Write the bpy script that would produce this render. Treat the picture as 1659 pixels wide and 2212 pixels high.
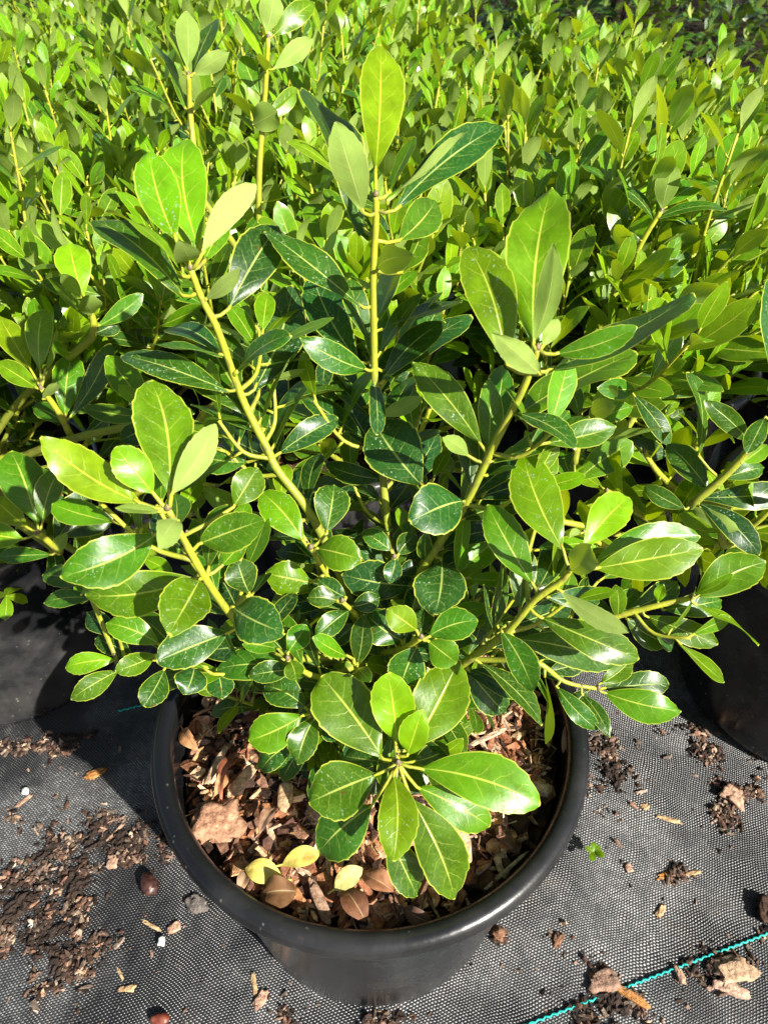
import bpy, math, random
from mathutils import Vector, Matrix, noise
R = math.radians
rnd = random.Random(7)
for o in list(bpy.data.objects): bpy.data.objects.remove(o)
scn = bpy.context.scene
col = scn.collection

# ------------------------------------------------------------------ camera, world, sun, exposure
PITCH = R(41.5); FPX = 1534.5; CAM = Vector((0, -.27, .66))
cd = bpy.data.cameras.new('camera'); cam = bpy.data.objects.new('camera', cd); col.objects.link(cam)
cd.sensor_fit = 'VERTICAL'; cd.sensor_height = 36; cd.lens = 36*FPX/2212.
cd.clip_start = .01; cd.clip_end = 200
cam.location = CAM; cam.rotation_euler = (R(90)-PITCH, 0, 0)
scn.camera = cam
cd.dof.use_dof = True; cd.dof.focus_distance = .43; cd.dof.aperture_fstop = 20
SUN_EL, SUN_AZ = R(34), R(134)          # azimuth clockwise from +Y
SUNV = Vector((math.sin(SUN_AZ)*math.cos(SUN_EL), math.cos(SUN_AZ)*math.cos(SUN_EL), math.sin(SUN_EL)))
w = bpy.data.worlds.new('World'); scn.world = w; w.use_nodes = True
nt = w.node_tree; bg = nt.nodes['Background']
sky = nt.nodes.new('ShaderNodeTexSky'); sky.sky_type = 'NISHITA'; sky.sun_disc = False
sky.sun_elevation = SUN_EL; sky.sun_rotation = SUN_AZ; sky.air_density = 1.0; sky.dust_density = 1.5
nt.links.new(sky.outputs[0], bg.inputs[0]); bg.inputs[1].default_value = .05
ld = bpy.data.lights.new('sun', 'SUN'); ld.energy = 5.0; ld.angle = R(.53); ld.color = (1, .955, .87)
sun = bpy.data.objects.new('sun', ld); col.objects.link(sun)
sun.rotation_euler = SUNV.to_track_quat('Z', 'Y').to_euler(); sun.location = (2, -2, 3)
scn.view_settings.view_transform = 'Standard'; scn.view_settings.look = 'None'
scn.view_settings.exposure = 1.18; scn.view_settings.gamma = 1
scn.cycles.max_bounces = 8; scn.cycles.transmission_bounces = 6

# ------------------------------------------------------------------ pixel <-> world helpers (1659 x 2212 frame)
CP, SP = math.cos(PITCH), math.sin(PITCH)
FWD = Vector((0, CP, -SP))
def ray(x, y):
    u = (x-829.5)/FPX; v = (y-1106)/FPX
    return Vector((u, CP-v*SP, -SP-v*CP))          # unit depth along the optical axis
def on_y(x, y, Y): r = ray(x, y); return CAM + r*((Y-CAM.y)/r.y)
def on_z(x, y, Z): r = ray(x, y); return CAM + r*((Z-CAM.z)/r.z)
def depth(P): return (P-CAM).dot(FWD)
def at_depth(x, y, d): return CAM + ray(x, y)*d
def pix(P):
    d = P-CAM; f = d.dot(FWD); up = d.y*SP + d.z*CP
    return 829.5+FPX*d.x/f, 1106-FPX*up/f

# ------------------------------------------------------------------ node helper
class NT:
    def __init__(s, name):
        s.m = bpy.data.materials.new(name); s.m.use_nodes = True
        s.t = s.m.node_tree; s.t.nodes.clear()
    def n(s, typ, ins=None, **props):
        nd = s.t.nodes.new('ShaderNode'+typ)
        for k, v in props.items(): setattr(nd, k, v)
        for k, v in (ins or {}).items():
            sock = nd.inputs[k]
            if isinstance(v, bpy.types.NodeSocket): s.t.links.new(v, sock)
            else:
                if sock.type == 'RGBA' and len(v) == 3: v = (*v, 1)
                sock.default_value = v
        return nd
    def math(s, op, a, b=0., c=None, clamp=False):
        ins = {0: a, 1: b}
        if c is not None: ins[2] = c
        return s.n('Math', ins, operation=op, use_clamp=clamp).outputs[0]
    def mix(s, f, a, b, mode='MIX'):
        nd = s.n('Mix', data_type='RGBA', blend_type=mode)
        for sock, v in ((nd.inputs[0], f), (nd.inputs[6], a), (nd.inputs[7], b)):
            if isinstance(v, bpy.types.NodeSocket): s.t.links.new(v, sock)
            else: sock.default_value = (*v, 1) if isinstance(v, tuple) and len(v) == 3 else v
        return nd.outputs[2]
    def step(s, x, lo, hi):                         # smoothstep lo..hi -> 0..1
        return s.n('MapRange', {0: x, 1: lo, 2: hi, 3: 0., 4: 1.}, interpolation_type='SMOOTHSTEP').outputs[0]
    def out(s, sh, disp=None):
        o = s.n('OutputMaterial', {0: sh}); return s.m

def leaf_material():
    k = NT('holly_leaf')
    uv = k.n('UVMap', uv_map='leaf').outputs[0]
    sx = k.n('SeparateXYZ', {0: uv}); u, v = sx.outputs[0], sx.outputs[1]
    au = k.math('ABSOLUTE', k.math('MULTIPLY', k.math('SUBTRACT', u, .5), 2.))
    att = k.n('Attribute', attribute_name='tint'); sep = k.n('SeparateColor', {0: att.outputs[0]})
    age, rn, sp = sep.outputs[0], sep.outputs[1], sep.outputs[2]
    pos = k.n('TexCoord').outputs['Object']
    n1 = k.n('TexNoise', {'Vector': pos, 'Scale': 95., 'Detail': 3., 'Roughness': .6}).outputs[0]
    n2 = k.n('TexNoise', {'Vector': pos, 'Scale': 700., 'Detail': 2.}).outputs[0]
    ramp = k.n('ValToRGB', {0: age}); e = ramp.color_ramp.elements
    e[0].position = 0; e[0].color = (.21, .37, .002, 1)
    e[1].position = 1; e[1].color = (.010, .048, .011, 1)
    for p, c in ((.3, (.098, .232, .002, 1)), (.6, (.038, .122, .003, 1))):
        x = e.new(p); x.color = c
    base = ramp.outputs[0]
    hsv = k.n('HueSaturation', {'Hue': k.math('MULTIPLY_ADD', rn, .03, .485), 'Saturation': 1., 'Color': base,
             'Value': k.math('MULTIPLY_ADD', n1, 1.2, k.math('MULTIPLY_ADD', rn, .4, .22))}).outputs[0]
    # fine blotching between the veins
    hsv = k.mix(k.math('MULTIPLY', k.step(n2, .45, .75), .18), hsv, (.25, .4, .05))
    # side veins: arching out and forward from the midrib, thinning out to the margin
    wob = k.math('MULTIPLY', k.math('SUBTRACT', n1, .5), .12)
    s1 = k.math('FRACT', k.math('ADD', k.math('MULTIPLY', k.math('ADD', k.math('SUBTRACT', v, k.math('MULTIPLY', k.math('POWER', au, 1.25), .2)), wob), 6.3), rn))
    vein = k.math('SUBTRACT', 1., k.step(k.math('ABSOLUTE', k.math('SUBTRACT', s1, .5)), .0, .055))
    vein = k.math('MULTIPLY', vein, k.math('MULTIPLY', k.math('SUBTRACT', 1., k.step(au, .35, .9)), .28))
    mid = k.math('SUBTRACT', 1., k.step(au, k.math('MULTIPLY_ADD', v, -.03, .038), k.math('MULTIPLY_ADD', v, -.04, .075)))
    mid = k.math('MULTIPLY', mid, k.math('SUBTRACT', 1., k.math('MULTIPLY', k.step(v, .6, .97), .75)))
    el = k.math('MULTIPLY_ADD', n1, .10, .875)
    edge = k.math('MAXIMUM', k.step(au, el, k.math('ADD', el, .07)), k.step(v, .978, .996))  # yellow leaf margin, with rim light painted into its colour
    pale = k.mix(age, (.66, .70, .06), (.42, .52, .14))
    c1 = k.mix(vein, hsv, pale)
    c1 = k.mix(k.math('MULTIPLY', mid, k.math('MULTIPLY_ADD', n1, .6, .45), clamp=True), c1, pale)
    c1 = k.mix(k.math('MULTIPLY', edge, k.math('MULTIPLY_ADD', n1, .7, .35), clamp=True), c1, (.66, .70, .08))
    # dried water marks on the older leaves
    wp = k.n('VectorMath', {0: pos, 1: k.n('VectorMath', {0: k.n('TexNoise', {'Vector': pos, 'Scale': 300., 'Detail': 2.}).outputs[1], 'Scale': .0035}, operation='SCALE').outputs[0]}, operation='ADD').outputs[0]
    vo = k.n('TexVoronoi', {'Vector': wp, 'Scale': 640., 'Randomness': 1.}, feature='F1')
    n3 = k.n('TexNoise', {'Vector': pos, 'Scale': 75., 'Detail': 3.}).outputs[0]
    size = k.math('MULTIPLY_ADD', k.n('SeparateColor', {0: vo.outputs[1]}).outputs[0], .42, -.05)
    spot = k.math('MULTIPLY', k.step(k.math('SUBTRACT', size, vo.outputs[0]), -.06, .10), k.step(n3, .40, .66))
    spot = k.math('MULTIPLY', k.math('MULTIPLY', spot, sp), 1.0, clamp=True)
    c1 = k.mix(k.math('MULTIPLY', spot, .75), c1, (.34, .44, .30))
    fv = k.n('TexVoronoi', {'Vector': wp, 'Scale': 95.}, feature='F1'); fr = k.n('SeparateColor', {0: fv.outputs[1]}).outputs[1]
    fleck = k.math('MULTIPLY', k.math('SUBTRACT', 1., k.step(fv.outputs[0], .06, .14)), k.step(fr, .80, .84))
    c1 = k.mix(k.math('MULTIPLY', fleck, k.step(age, .25, .6)), c1, (.10, .06, .015))
    back = k.mix(k.math('MULTIPLY', k.math('MAXIMUM', k.math('MAXIMUM', mid, edge), k.math('MULTIPLY', vein, 1.2)), .6), k.mix(1., k.mix(rn, (.20, .31, .050), (.37, .50, .12)), k.mix(n1, (.65, .65, .65), (1.3, 1.3, 1.3)), 'MULTIPLY'), (.5, .52, .16))
    bf = k.n('NewGeometry').outputs['Backfacing']
    cc = k.mix(bf, c1, back)
    rough = k.math('ADD', k.math('MULTIPLY_ADD', spot, .3, k.math('MULTIPLY_ADD', n1, .2, .22)), k.math('MULTIPLY', bf, .3))
    hgt = k.math('ADD', k.math('MULTIPLY', k.math('ADD', mid, vein), -1.), k.math('MULTIPLY', n2, .35))
    bump = k.n('Bump', {'Strength': .32, 'Distance': .0006, 'Height': hgt}).outputs[0]
    pr = k.n('BsdfPrincipled', {'Base Color': cc, 'Roughness': rough, 'Specular IOR Level': k.math('MULTIPLY_ADD', bf, -.25, .4), 'Normal': bump}).outputs[0]
    tc = k.mix(k.math('MAXIMUM', k.math('MULTIPLY', mid, .6), edge), k.mix(age, (.54, .68, .002), (.12, .25, .004)), (.7, .72, .08))
    tr = k.n('BsdfTranslucent', {'Color': tc}).outputs[0]
    sh = k.n('MixShader', {0: k.math('MULTIPLY_ADD', age, -.14, .34), 1: pr, 2: tr}).outputs[0]
    return k.out(sh)

def stem_material():
    k = NT('green_stem')
    att = k.n('Attribute', attribute_name='tint'); age = k.n('SeparateColor', {0: att.outputs[0]}).outputs[0]
    pos = k.n('TexCoord').outputs['Object']
    n1 = k.n('TexNoise', {'Vector': pos, 'Scale': 160., 'Detail': 4.}).outputs[0]
    r = k.n('ValToRGB', {0: age}); e = r.color_ramp.elements
    e[0].color = (.44, .44, .025, 1); e[1].color = (.10, .085, .045, 1)
    x = e.new(.45); x.color = (.25, .29, .025, 1)
    x = e.new(.85); x.color = (.30, .18, .10, 1)
    stz = k.n('TexNoise', {'Vector': k.n('Mapping', {0: pos, 3: (1., 1., .12)}).outputs[0], 'Scale': 900., 'Detail': 3.}).outputs[0]
    c = k.mix(k.math('MULTIPLY', k.step(stz, .45, .75), .5), r.outputs[0], (.14, .19, .03))
    c = k.mix(k.math('MULTIPLY', k.step(n1, .52, .72), .6), c, (.17, .12, .05))
    b = k.n('Bump', {'Strength': .35, 'Distance': .0006, 'Height': n1}).outputs[0]
    return k.out(k.n('BsdfPrincipled', {'Base Color': c, 'Roughness': .5, 'Normal': b}).outputs[0])

def chip_material(name, rough=.8):
    k = NT(name)
    att = k.n('Attribute', attribute_name='tint')
    pos = k.n('TexCoord').outputs['Object']
    n1 = k.n('TexNoise', {'Vector': pos, 'Scale': 210., 'Detail': 6., 'Roughness': .7}).outputs[0]
    n2 = k.n('TexNoise', {'Vector': pos, 'Scale': 55., 'Detail': 3.}).outputs[0]
    n0 = k.n('TexNoise', {'Vector': pos, 'Scale': 620., 'Detail': 4., 'Roughness': .7}).outputs[0]
    c = k.mix(1., att.outputs[0], k.mix(k.step(n1, .3, .72), (.48, .42, .38), (1.65, 1.55, 1.45)), 'MULTIPLY')
    c = k.mix(k.step(n0, .5, .8), c, k.mix(1., c, (.35, .3, .28), 'MULTIPLY'))
    c = k.mix(k.math('MULTIPLY', k.step(n2, .54, .7), .35), c, (.06, .035, .022))
    b = k.n('Bump', {'Strength': .9, 'Distance': .0022, 'Height': k.math('ADD', n1, k.math('MULTIPLY', n0, .4))}).outputs[0]
    return k.out(k.n('BsdfPrincipled', {'Base Color': c, 'Roughness': rough, 'Normal': b, 'Specular IOR Level': .25}).outputs[0])

def plastic_material(name, dust):
    k = NT(name)
    pos = k.n('TexCoord').outputs['Object']
    n1 = k.n('TexNoise', {'Vector': pos, 'Scale': 9., 'Detail': 5., 'Roughness': .65}).outputs[0]
    st = k.n('Mapping', {0: pos, 3: (30., 30., 3.)}).outputs[0]
    n2 = k.n('TexNoise', {'Vector': st, 'Scale': 3., 'Detail': 4.}).outputs[0]
    n3 = k.n('TexNoise', {'Vector': pos, 'Scale': 260., 'Detail': 2.}).outputs[0]
    vo = k.n('TexVoronoi', {'Vector': pos, 'Scale': 130.}, feature='F1').outputs[0]
    sz = k.n('SeparateXYZ', {0: pos}).outputs[2]
    low = k.math('SUBTRACT', 1., k.step(sz, .0, .12))
    film = k.math('MULTIPLY', k.math('MULTIPLY', k.step(n1, .42, .72), k.math('MULTIPLY_ADD', n2, .8, .2)), dust)
    speck = k.math('MULTIPLY', k.math('SUBTRACT', 1., k.step(vo, .06, .17)), k.step(n3, .5, .62))
    speck = k.math('MULTIPLY', speck, k.math('MULTIPLY_ADD', low, .7, .3))
    c = k.mix(film, (.008, .0085, .0095), (.13, .125, .12))
    c = k.mix(k.math('MULTIPLY', k.math('MULTIPLY', k.step(n2, .62, .8), k.step(n1, .5, .7)), .35), c, (.13, .075, .045))
    c = k.mix(speck, c, (.34, .29, .24))
    rg = k.math('ADD', k.math('MULTIPLY_ADD', n1, .2, .14), k.math('MULTIPLY', film, .3))
    b = k.n('Bump', {'Strength': .12, 'Distance': .001, 'Height': n3}).outputs[0]
    return k.out(k.n('BsdfPrincipled', {'Base Color': c, 'Roughness': rg, 'Normal': b, 'Specular IOR Level': .42}).outputs[0])

THREAD_ANG = math.atan2(.062, .206)
def cloth_material():
    k = NT('woven_cloth')
    pos = k.n('TexCoord').outputs['Object']
    wv = k.n('TexNoise', {'Vector': pos, 'Scale': 14., 'Detail': 3.}, noise_dimensions='3D').outputs[1]
    p2 = k.n('VectorMath', {0: pos, 1: k.n('VectorMath', {0: k.n('VectorMath', {0: wv, 1: (.5, .5, .5)}, operation='SUBTRACT').outputs[0], 1: (.016, .016, 0)}, operation='MULTIPLY').outputs[0]}, operation='ADD').outputs[0]
    mp = k.n('Mapping', {0: p2, 2: (0, 0, -THREAD_ANG), 3: (1000., 1000., 1.)}).outputs[0]     # millimetres
    sx = k.n('SeparateXYZ', {0: mp}); X, Y = sx.outputs[0], sx.outputs[1]
    PX, PY = 2.8, 1.9
    row = k.math('FLOOR', k.math('DIVIDE', Y, PY))
    fx = k.math('FRACT', k.math('ADD', k.math('DIVIDE', X, PX), k.math('MULTIPLY', row, .5)))
    fy = k.math('FRACT', k.math('DIVIDE', Y, PY))
    hx = k.math('SINE', k.math('MULTIPLY', fx, math.pi)); hy = k.math('SINE', k.math('MULTIPLY', fy, math.pi))
    h = k.math('MULTIPLY', hx, hy)
    cell = k.math('MULTIPLY', k.step(hx, .40, .95), k.step(hy, .40, .9))
    big = k.n('TexNoise', {'Vector': pos, 'Scale': 7., 'Detail': 5., 'Roughness': .6}).outputs[0]
    med = k.n('TexNoise', {'Vector': pos, 'Scale': 42., 'Detail': 4.}).outputs[0]
    fine = k.n('TexNoise', {'Vector': mp, 'Scale': .55, 'Detail': 2.}).outputs[0]
    dust = k.math('MULTIPLY', k.math('MULTIPLY_ADD', k.step(big, .42, .62), 1.1, .10), k.math('MULTIPLY_ADD', med, .9, .25))
    tip = k.math('MULTIPLY', cell, k.math('MULTIPLY', k.math('MULTIPLY', k.step(fine, .36, .58), k.math('MULTIPLY_ADD', k.step(k.n('TexNoise', {'Vector': mp, 'Scale': .13, 'Detail': 3.}).outputs[0], .36, .62), .8, .25)), dust))
    c = k.mix(k.math('MULTIPLY', dust, .5), (.010, .0105, .0115), (.14, .139, .136))
    c = k.mix(tip, c, (.44, .44, .43))  # pale tape tips: sun glints painted into the dusty weave colour
    soil = k.math('MULTIPLY', k.step(k.n('TexNoise', {'Vector': pos, 'Scale': 11., 'Detail': 6., 'Roughness': .7}).outputs[0], .60, .72), .55)
    c = k.mix(soil, c, (.06, .042, .03))
    b = k.n('Bump', {'Strength': .8, 'Distance': .0009, 'Height': h}).outputs[0]
    return k.out(k.n('BsdfPrincipled', {'Base Color': c, 'Roughness': .36, 'Normal': b, 'Specular IOR Level': .6}).outputs[0])

def simple_material(name, c1, c2, scale, rough=.7, bump=.3):
    k = NT(name); pos = k.n('TexCoord').outputs['Object']
    n1 = k.n('TexNoise', {'Vector': pos, 'Scale': scale, 'Detail': 5.}).outputs[0]
    b = k.n('Bump', {'Strength': bump, 'Distance': .002, 'Height': n1}).outputs[0]
    return k.out(k.n('BsdfPrincipled', {'Base Color': k.mix(k.step(n1, .3, .7), c1, c2), 'Roughness': rough, 'Normal': b, 'Specular IOR Level': .5 if rough < .6 else .08}).outputs[0])

M_LEAF = leaf_material(); M_STEM = stem_material()
M_CHIP = chip_material('bark_chip'); M_SOIL = simple_material('potting_soil', (.016, .010, .007), (.075, .045, .03), 240., .9, .8)
M_POT = plastic_material('black_plastic', .25); M_POT2 = plastic_material('dusty_black_plastic', .65)
M_CLOTH = cloth_material()
M_THREAD = simple_material('turquoise_thread', (.0, .30, .27), (.02, .52, .44), 900., .45, .2)
M_FAR = simple_material('woodland_floor', (.008, .006, .004), (.03, .02, .013), 30., .95, .5)
M_BARK = simple_material('tree_bark', (.03, .022, .017), (.09, .07, .055), 60., .9, .8)
M_SEED = simple_material('seed_coat', (.025, .010, .008), (.08, .035, .025), 220., .36, .6)
M_BEAN = simple_material('red_seed_coat', (.12, .025, .012), (.24, .07, .04), 200., .45, .3)
M_PERL = simple_material('perlite', (.6, .6, .55), (.8, .79, .72), 300., .8, .3)

# ------------------------------------------------------------------ mesh builder
class MB:
    def __init__(s): s.v = []; s.f = []; s.uv = []; s.c = []; s.mi = []
    def add(s, verts, faces, uvs=None, c=(0, 0, 0), mi=0):
        o = len(s.v); s.v += [tuple(p) for p in verts]
        s.f += [tuple(i+o for i in q) for q in faces]
        s.uv += uvs if uvs else [(0, 0)]*len(verts)
        s.c += c if isinstance(c, list) else [c]*len(verts)
        s.mi += [mi]*len(faces)
    def build(s, name, mats, parent=None, smooth=True):
        me = bpy.data.meshes.new(name); me.from_pydata(s.v, [], s.f)
        for m in (mats if isinstance(mats, (list, tuple)) else [mats]): me.materials.append(m)
        me.polygons.foreach_set('material_index', s.mi)
        me.polygons.foreach_set('use_smooth', [smooth]*len(s.f))
        ul = me.uv_layers.new(name='leaf'); lv = [0]*len(me.loops); me.loops.foreach_get('vertex_index', lv)
        ul.data.foreach_set('uv', [x for i in lv for x in s.uv[i]])
        ca = me.color_attributes.new('tint', 'FLOAT_COLOR', 'POINT')
        ca.data.foreach_set('color', [x for c in s.c for x in (*c, 1)])
        me.update()
        o = bpy.data.objects.new(name, me); col.objects.link(o)
        if parent:
            o.parent = parent
            o.matrix_parent_inverse = Matrix.Identity(4)
        return o
def local(o, parent):                       # mesh was built in world space: move it under its thing, keeping it in place
    o.data.transform(Matrix.Translation(-parent.location)); o.parent = parent; return o
def empty(name, loc):
    o = bpy.data.objects.new(name, None); col.objects.link(o); o.location = loc; o.empty_display_size = .05; return o
def tag(o, label=None, cat=None, group=None, kind=None):
    for k, v in (('label', label), ('category', cat), ('group', group), ('kind', kind)):
        if v: o[k] = v
    return o
def copy_tree(o, parent=None):
    c = o.copy(); col.objects.link(c); c.parent = parent
    for ch in list(o.children): copy_tree(ch, c)
    return c

def spline(pts, n):                          # Catmull-Rom through points
    if len(pts) == 2: return [pts[0].lerp(pts[1], i/n) for i in range(n+1)]
    P = [pts[0]*2-pts[1]] + pts + [pts[-1]*2-pts[-2]]; out = []
    for i in range(1, len(P)-2):
        a, b, c, d = P[i-1:i+3]
        for j in range(n):
            t = j/n
            out.append(.5*((2*b)+(c-a)*t+(2*a-5*b+4*c-d)*t*t+(3*b-a-3*c+d)*t*t*t))
    out.append(pts[-1]); return out
def tube(mb, pts, r0, r1, ns=8, c0=(0, 0, 0), c1=(0, 0, 0), mi=0, knob=0):
    n = len(pts); vs = []; cs = []; fs = []; ref = Vector((.3, .9, .2))
    for i, p in enumerate(pts):
        d = (pts[min(i+1, n-1)]-pts[max(i-1, 0)]).normalized()
        a = d.cross(ref).normalized(); b = d.cross(a); t = i/(n-1); r = r0+(r1-r0)*t
        if knob: r *= 1+knob*(rnd.random()-.4)
        for j in range(ns):
            q = 2*math.pi*j/ns; vs.append(p+(a*math.cos(q)+b*math.sin(q))*r)
            cs.append(tuple(c0[k]+(c1[k]-c0[k])*t for k in range(3)))
    for i in range(n-1):
        for j in range(ns):
            fs.append((i*ns+j, i*ns+(j+1) % ns, (i+1)*ns+(j+1) % ns, (i+1)*ns+j))
    fs.append(tuple(range(ns-1, -1, -1))); fs.append(tuple((n-1)*ns+j for j in range(ns)))
    mb.add(vs, fs, None, cs, mi)

def leaf(mb, B, T, n, W, bow=.05, fold=.12, nl=12, nw=3, tint=(.4, .5, .3), a=1.0, b=.55, teeth=3, wave=0.):
    ax = T-B; L = ax.length; x = ax/L
    n = (n-x*n.dot(x)).normalized(); y = n.cross(x)
    pk = a/(a+b); norm = pk**a*(1-pk)**b
    ph = rnd.random()*6; asym = 1+rnd.uniform(-.08, .08); skew = rnd.uniform(-.07, .07)
    tw = rnd.uniform(-.25, .25)
    vs = []; uv = []
    for i in range(nl+1):
        t = i/nl; t2 = min(t, .9965)
        wd = (t2**a)*((1-t2)**b)/norm
        if t == 0: wd = .06
        if i == nl: wd = max(wd*.5, .06)
        cx = skew*L*4*t*(1-t)
        bw = bow*L*4*t*(1-t)*(1+.35*(t-.5))
        for j in range(-nw, nw+1):
            u = j/nw; ww = wd*W*.5*(asym if u > 0 else 2-asym)
            tx = 0
            if teeth and t > .42 and abs(j) == nw and i < nl:
                s = (t*teeth*2.6+(.37 if u > 0 else 0)+ph) % 1.0
                k = (s-.35)*.07*min(1, (t-.42)*6); ww *= 1+k; tx = k*.25
            lift = fold*abs(u)*ww - .22*fold*W*u*u + wave*W*math.sin(t*9+ph+(2 if u > 0 else 0))*abs(u)**2
            s_, c_ = math.sin(tw*(t-.5)*2), math.cos(tw*(t-.5)*2)
            yy, zz = u*ww*c_-lift*s_, u*ww*s_+lift*c_
            vs.append(B+x*(t+tx)*L+y*(yy+cx)+n*(zz+bw)); uv.append((.5+.5*u, t))
    m = 2*nw+1; fs = []
    for i in range(nl):
        for j in range(m-1):
            fs.append((i*m+j, (i+1)*m+j, (i+1)*m+j+1, i*m+j+1))
    # winding so that the face normal is +n : check first big quad
    q = fs[(nl//2)*(m-1)]
    if (vs[q[1]]-vs[q[0]]).cross(vs[q[3]]-vs[q[0]]).dot(n) < 0: fs = [f[::-1] for f in fs]
    mb.add(vs, fs, uv, tint, 0)

# ------------------------------------------------------------------ the setting
def sheet(name, x0, x1, y0, y1, z, nx, ny, mat, amp=0):
    mb = MB(); vs = []
    for j in range(ny+1):
        for i in range(nx+1):
            X = x0+(x1-x0)*i/nx; Y = y0+(y1-y0)*j/ny
            vs.append((X, Y, z+amp*(noise.noise(Vector((X*9, Y*9, 3)))+.5*noise.noise(Vector((X*24, Y*24, 8))))))
    mb.add(vs, [(j*(nx+1)+i, j*(nx+1)+i+1, (j+1)*(nx+1)+i+1, (j+1)*(nx+1)+i) for j in range(ny) for i in range(nx)])
    return mb.build(name, mat)
tag(sheet('ground', -40, 40, -40, 60, -.02, 40, 40, M_FAR), kind='structure')
tag(sheet('ground_cloth', -1.6, 1.6, -1.0, 2.3, -.002, 160, 160, M_CLOTH, .0016), kind='structure')
def gz(X, Y): return -.002+.0016*(noise.noise(Vector((X*9, Y*9, 3)))+.5*noise.noise(Vector((X*24, Y*24, 8))))

# turquoise tracer threads woven through the cloth (two parallel lines), thick twisted stitches
def thread(name, p0, p1, label):
    mb = MB(); d = (p1-p0); L = d.length; d /= L; s = Vector((-d.y, d.x, 0)); n = int(L/.0031)
    for i in range(n):
        c = p0+d*(i+.5)*.0031; c = Vector((c.x, c.y, gz(c.x, c.y)+.0009))
        k = 1 if i % 2 else -1
        a_ = c-d*.0019-s*.0009*k; b_ = c+d*.0019+s*.0009*k
        tube(mb, [a_, a_.lerp(b_, .3)+Vector((0, 0, .0006)), a_.lerp(b_, .7)+Vector((0, 0, .0006)), b_], .0009, .0009, 6)
    return tag(mb.build(name, M_THREAD), label, 'thread')
u_ = Vector((math.cos(THREAD_ANG), math.sin(THREAD_ANG), 0))
pA = on_z(1153, 2207, 0)
thread('tracer_thread', pA-u_*.12, pA+u_*.62, 'turquoise tracer thread woven through the black cloth in front of the right pot')
pB = on_z(360, 1510, 0)
thread('tracer_thread', pB-u_*.05, pB+u_*.16, 'turquoise tracer thread lying in the shade between the front pot and the dusty left pot')

# ------------------------------------------------------------------ pots
RIM, PH = .145, .24
def make_pot(loc, mat, label, group=None):
    root = empty('plant_pot', loc)
    def lathe(name, prof, ns=96):
        mb = MB(); vs = []; n = len(prof)
        for (r, z) in prof:
            for j in range(ns):
                q = 2*math.pi*j/ns; vs.append((r*math.cos(q), r*math.sin(q), z))
        mb.add(vs, [(i*ns+j, i*ns+(j+1) % ns, (i+1)*ns+(j+1) % ns, (i+1)*ns+j) for i in range(n-1) for j in range(ns)])
        return mb.build(name, mat, root)
    rb = .112
    lathe('wall', [(.0, .004), (rb-.006, .003), (rb-.001, .006), (rb, .012)]+[(rb+(.132-rb)*t, .012+(.205-.012)*t) for t in (.25, .5, .75, 1)]+[(.1335, .212)])
    # rolled rim: outer band with a step under it, round lip, inner wall down below the soil
    prof = [(.1335, .2125), (.1365, .2128), (.1385, .215), (.139, .222), (.1405, .2255)]
    for i in range(11):
        q = R(-70+i*25); prof.append((.1385+.0072*math.cos(q), .2335+.0072*math.sin(q)))
    prof += [(.1315, .229), (.130, .21), (.1275, .17)]
    lathe('rim', prof, 128)
    return tag(root, label, 'pot', group)

HERO = Vector((-.009, 0, 0))
make_pot(HERO, M_POT, 'large round black plastic nursery pot of bark mulch standing alone in front')
def chip(mb, c, L, W, H, col_, ang, tiltx, tilty, irr=.25, mi=0):
    # an irregular flake: two jittered rings of 7 with a crown point
    k = 7; vs = []; rot = Matrix.Rotation(ang, 3, 'Z') @ Matrix.Rotation(tiltx, 3, 'X') @ Matrix.Rotation(tilty, 3, 'Y')
    jit = [1+rnd.uniform(-irr, irr) for _ in range(k)]
    for z in (-.5, .25):
        for j in range(k):
            q = 2*math.pi*j/k; e = abs(math.cos(q))**.6*math.copysign(1, math.cos(q)), abs(math.sin(q))**.6*math.copysign(1, math.sin(q))
            s = jit[j]*(1 if z < 0 else .92)
            vs.append(c+rot @ Vector((e[0]*L*.5*s, e[1]*W*.5*s, z*H+rnd.uniform(-.2, .2)*H)))
    vs.append(c+rot @ Vector((rnd.uniform(-.15, .15)*L, rnd.uniform(-.15, .15)*W, .5*H)))
    vs.append(c+rot @ Vector((0, 0, -.6*H)))
    fs = [(j, (j+1) % k, k+(j+1) % k, k+j) for j in range(k)]+[(k+j, k+(j+1) % k, 2*k) for j in range(k)]+[((j+1) % k, j, 2*k+1) for j in range(k)]
    mb.add(vs, fs, None, col_, mi)
CHIPC = [(.42, .20, .09), (.58, .35, .18), (.20, .09, .045), (.08, .042, .03), (.70, .50, .30), (.44, .25, .16), (.30, .13, .07), (.045, .028, .022), (.54, .40, .29), (.24, .135, .09)]
MZ = .213
def mulch_h(X, Y): return MZ+.006*noise.noise(Vector((X*25, Y*25, 1)))+.004*noise.noise(Vector((X*60, Y*60, 4)))
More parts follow.
